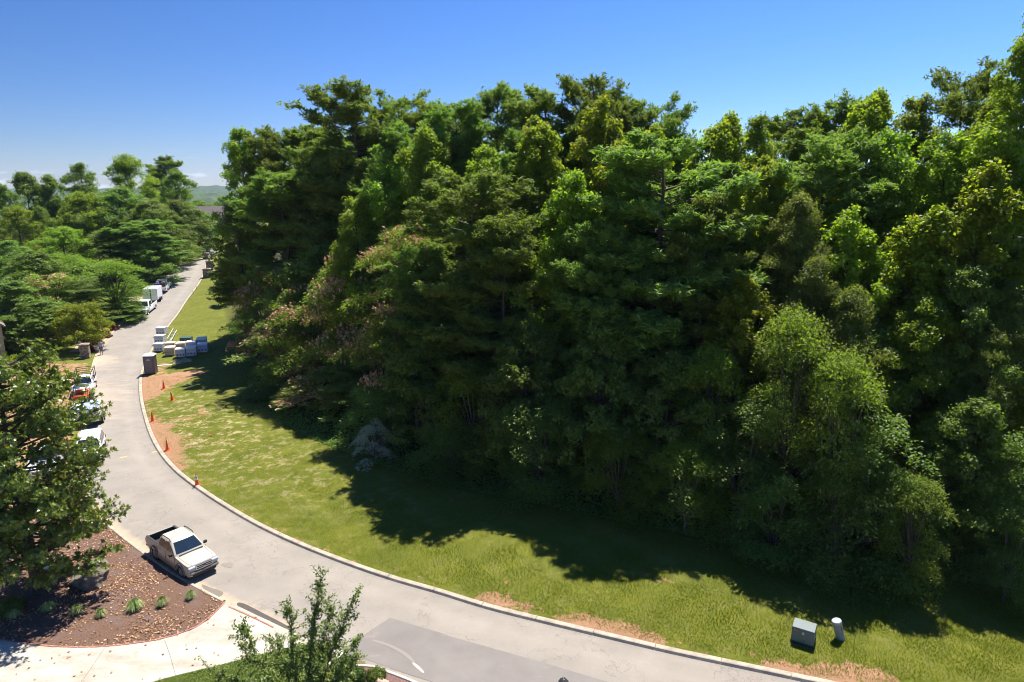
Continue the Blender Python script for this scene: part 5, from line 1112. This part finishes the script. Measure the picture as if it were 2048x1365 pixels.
# ------------------------------------------------------------------ pallet loads
WRAP = mat('white_wrap', (.76, .76, .76), .45, noise=.12, nscale=3, bump=.3, bscale=6); WRAPG = mat('wrap_side', (.55, .55, .58), .5, noise=.2, nscale=4); TAN = mat('tan_crate', (.55, .43, .27), .8, noise=.25, nscale=4); WOOD = mat('pallet_wood', (.30, .21, .12), .9, noise=.3); PRT = mat('print_ink', (.04, .05, .12), .6)
def load(label, px, py, w=1.25, d=1.2, h=.95, tan=False, rz=0, off=(0, 0)):
    w *= .88; d *= .88; h *= .93; g_ = gp(px, py); x, y = g_[0] + off[0], g_[1] + off[1] + d / 2; o = thing('pallet_load', label, 'crate', (x, y, gz(x, y) - .02), rz, 'pallet loads on the lawn by the kerb')
    b = MB()
    for k in (-1, 0, 1): b.box((0, k * d * .42, .06), (w, .1, .1))
    for k in range(6): b.box((-w / 2 + .08 + k * (w - .16) / 5, 0, .13), (.11, d, .025))
    b.build('pallet', WOOD, o)
    b = MB(); b.box((0, 0, .15 + h * .42), (w * .97, d * .97, h * .84), bev=.03); bd = b.build('crate_body', TAN if tan else WRAPG, o)
    b = MB(); b.box((0, 0, .15 + h * .84 + h * .08), (w, d, h * .17), bev=.04); b.build('lid', WRAP if not tan else mat('tan_lid', (.70, .60, .46), .7), o)
    b = MB()
    if not tan:
        for k in (-1, 0, 1): b.box((k * w * .3, -d * .4865, .15 + h * .28), (.17, .012, .16))
        b.build('printed_mark', PRT, bd)
        b = MB(); b.box((0, -d * .487, .15 + h * .08), (w * .8, .014, .05)); b.box((0, -d * .487, .15 + h * .5), (w * .8, .014, .05)); b.build('strap', WRAP, bd)
    else: b.box((0, -d * .487, .15 + h * .4), (w * .9, .014, .06)); b.box((0, d * .0, .15 + h * 1.015), (w * 1.0, .05, .012)); b.build('strap', WOOD, bd)
    return o
sc_ = 1.28; z_ = R(-6)
load('white wrapped pallet nearest the toilet in the file along the kerb', 316.5, 705, 1.35, 1.3, 1.05, rz=R(2))
load('white wrapped pallet in the middle of the file along the kerb', 317.5, 689, 1.35, 1.3, 1.1, rz=R(3))
load('white wrapped pallet at the far end of the file along the kerb', 321, 673, 1.4, 1.3, 1.15, rz=R(2))
load('tan boarded crate at the left end of the front row', 337.5, 713.5, 1.35, 1.3, 1.1, True, R(14))
load('white crate, second from left in the front row', 358.5, 717, 1.35, 1.35, 1.1, rz=R(18))
load('white crate, third from left in the front row above the tarp', 380, 714.5, 1.35, 1.35, 1.15, rz=R(20))
load('white crate at the right end of the front row', 402.5, 707.5, 1.40, 1.35, 1.15, rz=R(18))
load('tan topped crate directly behind the front tan crate', 338.5, 705, 1.3, 1.2, 1.15, True, R(14))
load('tan topped crate behind the second front crate', 359, 707, 1.3, 1.3, 1.25, True, R(18))
load('white crate behind the third front crate', 381, 705, 1.35, 1.3, 1.3, rz=R(20))
load('white crate at the right end of the rear row', 401.5, 699, 1.40, 1.3, 1.4, rz=R(18))
g_ = gp(330, 682); o = thing('leaning_rails', 'pale rail bundle standing along the right side of the kerb file', 'bundle', (g_[0] + .6, g_[1] + 1, g_[2]), R(110)); b = MB()
for k in range(7): b.box((-3 + k, 0, .45), (.06, .5, .06)); 
b.box((0, .2, .9), (7.5, .05, .05)); b.box((0, -.2, .55), (7.5, .05, .05)); b.box((0, .2, .1), (7.5, .05, .05)); b.box((-3.6, .2, .5), (.05, .05, .9)); b.box((3.6, .2, .5), (.05, .05, .9)); b.box((0, .2, .5), (.05, .05, .9)); b.build('rail', WRAP, o)
# crumpled tarp
g_ = gp(366, 724); rg = np.random.default_rng(12); n_ = 22; V = []; F = []
for j in range(n_):
    for i in range(n_):
        u, v = i / (n_ - 1) * 2 - 1, j / (n_ - 1) * 2 - 1; rr_ = max(abs(u), abs(v)); hz = max(0, 1 - rr_ ** 2.2) * .42 * (.75 + .4 * math.sin(5 * u + 2 * v) * math.cos(4 * v - u)) + .05 * rg.random(); V.append((u * 1.1 + .12 * math.sin(4 * v), v * .75 + .1 * math.sin(5 * u), hz))
for j in range(n_ - 1):
    for i in range(n_ - 1): a = j * n_ + i; F.append((a, a + 1, a + n_ + 1, a + n_))
tag(link('crumpled_tarp', mesh('crumpled_tarp', V, F, mat('tarp', (.42, .38, .22), .8, noise=.5, nscale=2)), None, tuple(g_ + [0, 0, -.03]), R(35)), 'crumpled yellowish tarp heap in front of the crates', 'tarp')
g_ = gp(327.5, 731.5); b = MB(); b.box((0, 0, .04), (2.3, .28, .05), bev=.01); tag(link('plank', mesh('plank', b.V, b.F, WRAP), None, tuple(g_), R(22)), 'long white plank lying on the grass right of the toilet', 'plank')
# ------------------------------------------------------------------ utility boxes
def cabinet(label, g_, rz, w_, d_, h_, m, tilt=(0, 0), dark=False):
    o = thing('utility_box', label, 'utility box', tuple(g_), rz); o.rotation_euler = (tilt[0], tilt[1], rz)
    b = MB(); b.box((0, 0, .05), (w_ * 1.04, d_ * 1.04, .16), bev=.02); b.build('base', mat('pad', (.03, .035, .035) if True else (.3, .3, .3), .8), o)
    x, y = w_ / 2, d_ / 2; c = .07
    sec = [(-y, .10), (-y, h_ - c * 1.2), (-y + c * .4, h_ - c * .3), (-y + c, h_), (y - c, h_ + .03), (y, h_ - c), (y, .10)]
    V = [(sx * x, a, z) for sx in (-1, -.97, .97, 1) for a, z in sec]; n_ = len(sec)
    V = [(v[0], v[1] * (.985 if abs(abs(v[0]) - x) < 1e-6 else 1), v[2] - (.015 if abs(abs(v[0]) - x) < 1e-6 and v[2] > h_ * .6 else 0)) for v in V]
    F = [(k * n_ + i, (k + 1) * n_ + i, (k + 1) * n_ + (i + 1) % n_, k * n_ + (i + 1) % n_) for k in range(3) for i in range(n_)] + [tuple(range(n_)), tuple(range(len(V) - 1, len(V) - n_ - 1, -1))]
    fixed('housing', V, F, m, o, False)
    b = MB(); b.box((0, -y - .008, h_ * .46), (w_ * .94, .012, h_ * .62), bev=.004); dd = b.build('door', m, o)
    b = MB(); b.box((x * .02, -y - .018, h_ * .74), (.11, .008, .13)); b.build('notice_plate', mat('plate_tan', (.55, .45, .30), .6), dd)
    b = MB(); b.box((-x * .62, -y - .018, h_ * .88 - .05), (.22, .008, .05)); b.build('warning_label', mat('label_orange', (.42, .14, .04), .6), dd)
    b = MB(); b.box((x * .12, -y - .02, h_ * .28), (.04, .02, .08)); b.build('handle', STEEL, dd)
    return o
GB = mat('green_grey_paint', (.12, .16, .155), .45, noise=.15, nscale=2); GB2 = mat('dark_green_paint', (.05, .10, .07), .45)
g_ = gp(1606, 1281); cabinet('grey-green transformer cabinet on the lawn beside the round pedestal', g_, R(-31), 1.0, .80, .84, GB)
g_ = gp(374, 691); cabinet('dark green transformer cabinet on the lawn behind the crates', g_, R(8), 1.35, 1.1, 1.15, GB2)
g_ = gp(1681, 1277); o = thing('cable_pedestal', 'leaning pale grey cylindrical cable pedestal beside the transformer cabinet', 'pedestal', tuple(g_), 0); o.rotation_euler = (R(-3), R(-17), R(10))
PG = mat('pedestal_grey', (.25, .30, .30), .5, noise=.12, nscale=3); b = MB(); b.lathe((0, 0, -.1), [(.205, 0), (.205, .9), (.21, .92), (.21, 1.02)], 28); b.build('post', PG, o)
b = MB(); b.lathe((0, 0, .90), [(.225, 0), (.225, .09), (.20, .125), (.001, .14)], 28); b.build('cap', mat('cap_grey', (.33, .37, .38), .45), o)
b = MB(); b.box((.06, -.208, .66), (.06, .012, .22)); b.build('warning_label', mat('label_red', (.40, .05, .02), .5), o)
# ------------------------------------------------------------------ stone pillars, lanterns, stakes
STONE = None
m, t, b_ = nodes('field_stone'); n = NT(t); vv = t.nodes.new('ShaderNodeTexVoronoi'); vv.inputs['Scale'].default_value = 3.2; mq = t.nodes.new('ShaderNodeMapping'); mq.inputs['Scale'].default_value = (1, 1, 1.7); t.links.new(n.tc.outputs['Object'], mq.inputs[0]); t.links.new(mq.outputs[0], vv.inputs['Vector'])
c = n.mix(n.ramp(vv.outputs['Color'], .2, .8), (.16, .12, .085), (.42, .34, .24)); vd = t.nodes.new('ShaderNodeTexVoronoi'); vd.feature = 'DISTANCE_TO_EDGE'; vd.inputs['Scale'].default_value = 3.2; t.links.new(mq.outputs[0], vd.inputs['Vector'])
c = n.mix(n.ramp(vd.outputs['Distance'], .02, .07), (.12, .10, .08), c); t.links.new(c, b_.inputs['Base Color']); b_.inputs['Roughness'].default_value = .9; n.bump(n.ramp(vd.outputs['Distance'], .0, .12), b_, .8, .08); STONE = m
CAPM = mat('cap_stone', (.34, .26, .20), .85, noise=.3)
def pillar(label, px, py, w_, h_, rz=0, lamp=True):
    g_ = gp(px, py); o = thing('stone_pillar', label, 'pillar', (g_[0], g_[1], g_[2] - .05), rz); b = MB(); b.box((0, 0, h_ / 2), (w_, w_, h_), bev=.03); b.box((0, 0, .12), (w_ * 1.12, w_ * 1.12, .24), bev=.03); b.build('shaft', STONE, o)
    b = MB(); b.box((0, 0, h_ + .06), (w_ * 1.16, w_ * 1.16, .12), bev=.03); b.box((0, 0, h_ + .15), (w_ * .7, w_ * .7, .08), bev=.02); b.build('capstone', CAPM, o)
    if lamp:
        l = link('lantern', None, o, (0, 0, h_ + .18)); b = MB(); b.lathe((0, 0, 0), [(.05, 0), (.03, .1), (.10, .12), (.10, .14)], 8); b.lathe((0, 0, .42), [(.15, 0), (.04, .12), (.02, .2)], 8)
        for k in range(4): a = k * 1.571 + .78; b.tube([(.09 * math.cos(a), .09 * math.sin(a), .14), (.12 * math.cos(a), .12 * math.sin(a), .42)], .012, 4)
        b.build('frame', BLK, l); b = MB(); b.lathe((0, 0, .15), [(.07, 0), (.10, .26)], 8); b.build('pane', mat('lantern_glass', (.5, .48, .42), .2), l)
    return o
pillar('stone entrance pillar with flat cap under the small garden tree', 172.5, 716, .95, 1.75, R(20), False)
g_ = gp(163, 712); b = MB(); b.lathe((0, 0, 0), [(.28, 0), (.30, .1), (.16, .2), (.12, .5), (.16, .8), (.22, 1.1), (.15, 1.35), (.13, 1.6), (.17, 1.75), (.12, 1.95), (.02, 2.0)], 16); tag(link('garden_statue', mesh('garden_statue', b.V, b.F, mat('statue_stone', (.45, .45, .50), .8), smooth=True), None, tuple(g_)), 'small pale statue behind the stone entrance pillar', 'statue')
pillar('nearest gate pillar on the right of the upper road', 415, 555, 1.35, 1.65, R(15)); pillar('second gate pillar just beyond and right of the nearest', 421, 541, 1.3, 1.9, R(15))
pillar('small dark pillar beyond the crest of the road', 412.5, 519, 1.2, 1.4, R(10)); pillar('slim pillar with lantern left of the road by the gold shrubs', 347, 534, .7, 1.3, R(10))
g1, g2 = gp(419, 556)[:2], gp(429, 548)[:2]; b = MB(); c_ = (g1 + g2) / 2; b.box((0, 0, .4), (float(np.linalg.norm(g2 - g1)), .4, .9), 0, bev=.04); tag(link('garden_wall', mesh('garden_wall', b.V, b.F, STONE), None, (*c_, gz(*c_)), ang(g1, g2)), 'low stone wall joining the gate pillars', 'wall')
b = MB(); b.tube([(0, 0, -.05), (0, 0, .55)], .03, 6); b.lathe((0, 0, .55), [(.02, 0), (.09, .02), (.03, .12)], 8); SK = (mesh('stake', b.V, b.F, BLK))
for px, py, lab in [(402.5, 563, 'small path light by the nearest gate pillar'), (393, 580, 'second small path light down the right kerb'), (386.5, 590, 'third small path light down the right kerb')]:
    g_ = gp(px, py); o = thing('path_light', lab, 'path light', tuple(g_), 0, 'path lights on the right kerb'); link('stake', SK, o)
# lantern rising into the lower edge
L3 = at(1127, 1354, 15.0); zt = L3[2]; o = thing('lamp_post', 'black lantern with ring finial poking up at the lower edge', 'lamp', (L3[0], L3[1], 0)); b = MB(); b.tube([(0, 0, 0), (0, 0, zt - .55)], .05, 10); b.build('post', BLK, o)
b = MB(); b.lathe((0, 0, zt - .13), [(.135, 0), (.13, .01), (.05, .07), (.02, .075)], 6); b.lathe((0, 0, zt - .55), [(.04, 0), (.09, .02), (.09, .04)], 6)
for k in range(6): a = k * 1.047; b.tube([(.085 * math.cos(a), .085 * math.sin(a), zt - .51), (.115 * math.cos(a), .115 * math.sin(a), zt - .12)], .008, 4)
t_ = np.linspace(0, 6.283, 13); b.tube([(.028 * math.cos(a), 0, zt - .03 + .03 * math.sin(a)) for a in t_], .006, 5); b.build('lantern', STEEL, o)
# ------------------------------------------------------------------ boulders
def rock(name, label, px, py, s, seed, m, rz=0, base=None, n_=3):
    g_ = g0(px, py); bm = bmesh.new(); bmesh.ops.create_icosphere(bm, subdivisions=4, radius=1); g = np.random.default_rng(seed); D = unit(g.normal(size=(16, 3))); W = g.uniform(.62, .92, 16)
    for v in bm.verts:
        p = np.array(v.co); k = D @ p; over = np.clip(k - W, 0, None); p = p - (D * over[:, None]).sum(0) * .9; p *= 1 + .03 * math.sin(p[0] * 9 + seed) * math.cos(p[1] * 8) + .02 * math.sin(p[2] * 17 + p[0] * 13); v.co = Vector(p * s)
    me = bpy.data.meshes.new(name); bm.to_mesh(me); bm.free(); me.materials.append(m); return tag(link(name, me, None, (g_[0], g_[1], s[2] * .45), rz), label, 'rock')
RK = mat('boulder_stone', (.20, .17, .13), .9, noise=.45, nscale=2.6, bump=1, bscale=6, col2=(.07, .065, .055))
rock('boulder', 'big grey boulder in front on the mulch, half in magnolia shade', 180, 1172, (1.25, .85, .80), 3, RK, .3); rock('boulder', 'smaller lighter boulder behind the big one', 190, 1138, (.8, .55, .45), 8, RK, .5)
rock('stone', 'dark flat stone on the white apron by the kerb end', 702, 1317, (.38, .26, .12), 5, mat('dark_slate', (.13, .12, .12), .85, noise=.3)); rock('stone', 'pale pinkish rock at the lower edge of the red mulch bed', 762, 1372, (.40, .30, .28), 6, mat('pink_rock', (.50, .34, .26), .85, noise=.3))
# ------------------------------------------------------------------ houses
SH = mat('roof_shingles', (.24, .195, .17), .9, noise=.35, nscale=2.5); BR = mat('brown_brick', (.30, .21, .165), .9, noise=.35, nscale=3); TRIM = mat('white_trim', (.72, .71, .68), .6); SWALL = mat('stone_wall', (.42, .35, .26), .9, noise=.4, nscale=2.5)
def gable(o, x0, x1, y0, y1, h, rh, wm, ov=.5, axis_x=True, dz=0):
    b = MB(); b.box(((x0 + x1) / 2, (y0 + y1) / 2, h / 2 + dz), (x1 - x0, y1 - y0, h))
    if axis_x: my = (y0 + y1) / 2; V = [(x0, y0, h + dz), (x0, y1, h + dz), (x0, my, h + rh + dz), (x1, y0, h + dz), (x1, y1, h + dz), (x1, my, h + rh + dz)]
    else: mx_ = (x0 + x1) / 2; V = [(x0, y0, h + dz), (x1, y0, h + dz), (mx_, y0, h + rh + dz), (x0, y1, h + dz), (x1, y1, h + dz), (mx_, y1, h + rh + dz)]
    b.add(V, [(0, 1, 2), (3, 5, 4), (0, 2, 5, 3), (1, 4, 5, 2)]); b.build('wall', wm, o)
    b = MB(); th = .16
    if axis_x:
        for s, ye in ((-1, y0 - ov), (1, y1 + ov)):
            k = rh / ((y1 - y0) / 2); ze = h - ov * k + dz; zr_ = h + rh + dz; V = [(x0 - ov, ye, ze + .02), (x1 + ov, ye, ze + .02), (x1 + ov, my, zr_ + .02), (x0 - ov, my, zr_ + .02)]; b.add(V + [(a, c, z + th) for a, c, z in V], [(3, 2, 1, 0), (4, 5, 6, 7), (0, 1, 5, 4), (1, 2, 6, 5), (2, 3, 7, 6), (3, 0, 4, 7)])
    else:
        for s, xe in ((-1, x0 - ov), (1, x1 + ov)):
            k = rh / ((x1 - x0) / 2); ze = h - ov * k + dz; zr_ = h + rh + dz; V = [(xe, y0 - ov, ze + .02), (xe, y1 + ov, ze + .02), (mx_, y1 + ov, zr_ + .02), (mx_, y0 - ov, zr_ + .02)]; b.add(V + [(a, c, z + th) for a, c, z in V], [(3, 2, 1, 0), (4, 5, 6, 7), (0, 1, 5, 4), (1, 2, 6, 5), (2, 3, 7, 6), (3, 0, 4, 7)])
    return b.build('roof', SH, o)
def window(o, x, y, z, w_, h_, ny=-1):
    b = MB(); b.box((x, y + ny * .03, z), (w_ + .2, .08, h_ + .2)); f_ = b.build('window', TRIM, o); b = MB(); b.box((x, y + ny * .075, z), (w_, .02, h_)); b.build('pane', GLASS, f_); b = MB(); b.box((x, y + ny * .1, z - h_ / 2 - .14), (w_ + .4, .2, .1)); b.build('sill', TRIM, f_)
hp = at(432, 466, 243); o = thing('brick_house', 'distant brown brick house with steep roof beyond the road gap', 'house', (hp[0], hp[1], gz(hp[0], hp[1]) - .3), R(12))
gable(o, -8, 10, 0, 9, 5.0, 5.2, BR); gable(o, 2.2, 7, -2.2, 5, 5.6, 3.4, BR, axis_x=False, dz=.0)
window(o, 4.6, -2.2, 4.5, 1.2, 1.7); window(o, -3, 0, 3.6, 1.2, 1.5)
b = MB(); b.box((-.2, -.05, 1.5), (1.6, .1, 2.9), bev=.01); b.build('garage_door', TRIM, o); b = MB(); b.box((8.5, 4, 10), (1, 1, 2.4)); b.build('chimney', BR, o)
hp = at(9, 690, 84); o = thing('stone_house', 'corner of a stone house with tall window at the left edge', 'house', (hp[0], hp[1], 0), R(40))
gable(o, -7, 0, 0, 8, 4.4, 3.0, SWALL, .45, axis_x=False); window(o, -2.2, 0, 3.0, .9, 2.0); window(o, -5.0, 0, 3.0, .9, 2.0)
# ------------------------------------------------------------------ the walking man
SKIN = mat('skin', (.42, .26, .18), .6); SHIRT = mat('grey_shirt', (.36, .36, .38), .85); SHORT = mat('blue_shorts', (.045, .07, .16), .85); HAIR = mat('dark_hair', (.04, .03, .02), .8); SHOE = mat('brown_shoe', (.07, .05, .04), .7)
def person(label, loc, rz):
    J = {'pel': (0, 0, .94, .135), 'wa': (0, .01, 1.10, .125), 'ch': (0, .01, 1.30, .15), 'nk0': (0, 0, 1.47, .065), 'nk': (.01, 0, 1.54, .055), 'hd': (.02, 0, 1.62, .085), 'hd2': (.025, 0, 1.70, .088), 'hd3': (.02, 0, 1.76, .05)}
    E_ = [('pel', 'wa'), ('wa', 'ch'), ('ch', 'nk0'), ('nk0', 'nk'), ('nk', 'hd'), ('hd', 'hd2'), ('hd2', 'hd3')]
    for s, st in ((1, .16), (-1, -.16)):
        k = 'L' if s > 0 else 'R'
        J.update({k + 'h': (0, s * .10, .90, .10), k + 'k': (st * .55 + .03, s * .11, .50, .062), k + 'a': (st * .9 - (.05 if st < 0 else 0), s * .11, .10, .042), k + 't': (st * .9 + .16, s * .13, .04, .036), k + 'c': (st * .9 - .05, s * .11, .04, .036),
                  k + 's': (0, s * .19, 1.42, .062), k + 'e': (-st * .35 - .02, s * .27, 1.15, .043), k + 'w': (-st * .9 + .06, s * .30, .92, .030), k + 'p': (-st * 1.0 + .08, s * .30, .84, .030)})
        E_ += [('pel', k + 'h'), (k + 'h', k + 'k'), (k + 'k', k + 'a'), (k + 'a', k + 't'), (k + 'a', k + 'c'), ('ch', k + 's'), (k + 's', k + 'e'), (k + 'e', k + 'w'), (k + 'w', k + 'p')]
        px_, py_, pz_, _ = J[k + 'p']
        for q in range(4):
            J[k + 'f%d' % q] = (px_ - .030 + q * .02, py_, pz_ - .050, .010); J[k + 'g%d' % q] = (px_ - .032 + q * .02 + .006, py_ - s * .015, pz_ - .050 - [.035, .045, .04, .028][q], .009); E_ += [(k + 'p', k + 'f%d' % q), (k + 'f%d' % q, k + 'g%d' % q)]
        J[k + 'th'] = (px_ + .045, py_ - s * .01, pz_ - .02, .011); E_.append((k + 'p', k + 'th'))
    ks = list(J); me = bpy.data.meshes.new('sk'); me.from_pydata([J[k][:3] for k in ks], [(ks.index(a), ks.index(b)) for a, b in E_], []); ob = bpy.data.objects.new('sk', me); COL.objects.link(ob)
    md = ob.modifiers.new('s', 'SKIN'); md.use_smooth_shade = True; ob.modifiers.new('u', 'SUBSURF').levels = 1
    for i, k in enumerate(ks): me.skin_vertices[0].data[i].radius = (J[k][3],) * 2; me.skin_vertices[0].data[i].use_root = (k == 'pel')
    dg = bpy.context.evaluated_depsgraph_get(); body = bpy.data.meshes.new_from_object(ob.evaluated_get(dg)); bpy.data.objects.remove(ob)
    body.materials.clear(); [body.materials.append(x) for x in (SKIN, SHIRT, SHORT, SHOE)]
    for p in body.polygons:
        c = p.center; arm = abs(c.y) > .215 and c.z < 1.36; p.material_index = 3 if c.z < .085 else (0 if (c.z < .50 or c.z > 1.50 or (arm and c.z < 1.22)) else (2 if c.z < .98 and abs(c.y) < .25 and not arm else 1)); p.use_smooth = True
    o = thing('person', label, 'person', loc, rz); body.name = 'body'; link('body', body, o)
    b = MB(); b.lathe((.01, 0, 1.66), [(.098, 0), (.102, .05), (.085, .11), (.045, .145), (.001, .155)], 16); h_ = b.build('hair', HAIR, o, True)
    b = MB()
    for s in (-1, 1): b.box((.108, s * .032, 1.70), (.012, .022, .010)); 
    b.build('eyes', HAIR, o); b = MB(); b.box((.115, 0, 1.672), (.03, .022, .04), bev=.008); b.build('nose', SKIN, o); b = MB(); b.box((.104, 0, 1.638), (.012, .045, .008)); b.build('mouth', mat('lips', (.35, .15, .12), .6), o)
    b = MB()
    for s in (-1, 1): b.box((.015, s * .095, 1.68), (.04, .02, .055), bev=.008)
    b.build('ears', SKIN, o); return o
g_ = g0(204, 710); person('man in grey shirt and blue shorts walking on the road edge by the gravel verge', (g_[0], g_[1], float(prof(g_[1])) + .02), R(-70)).scale = (1.1, 1.1, 1.1)

# ------------------------------------------------------------------ the air
b = MB(); b.box((0, 2100, 30), (9000, 5200, 150)); hm_ = bpy.data.materials.new('air'); hm_.use_nodes = True; t = hm_.node_tree; t.nodes.remove(t.nodes['Principled BSDF'])
pv = t.nodes.new('ShaderNodeVolumePrincipled'); pv.inputs['Density'].default_value = .00006; pv.inputs['Color'].default_value = (.62, .78, 1, 1); t.links.new(pv.outputs[0], t.nodes['Material Output'].inputs['Volume'])
hz_ = link('haze', mesh('haze', b.V, b.F, hm_)); hz_['kind'] = 'stuff'; hz_['label'] = 'thin blue summer haze over the far hills'
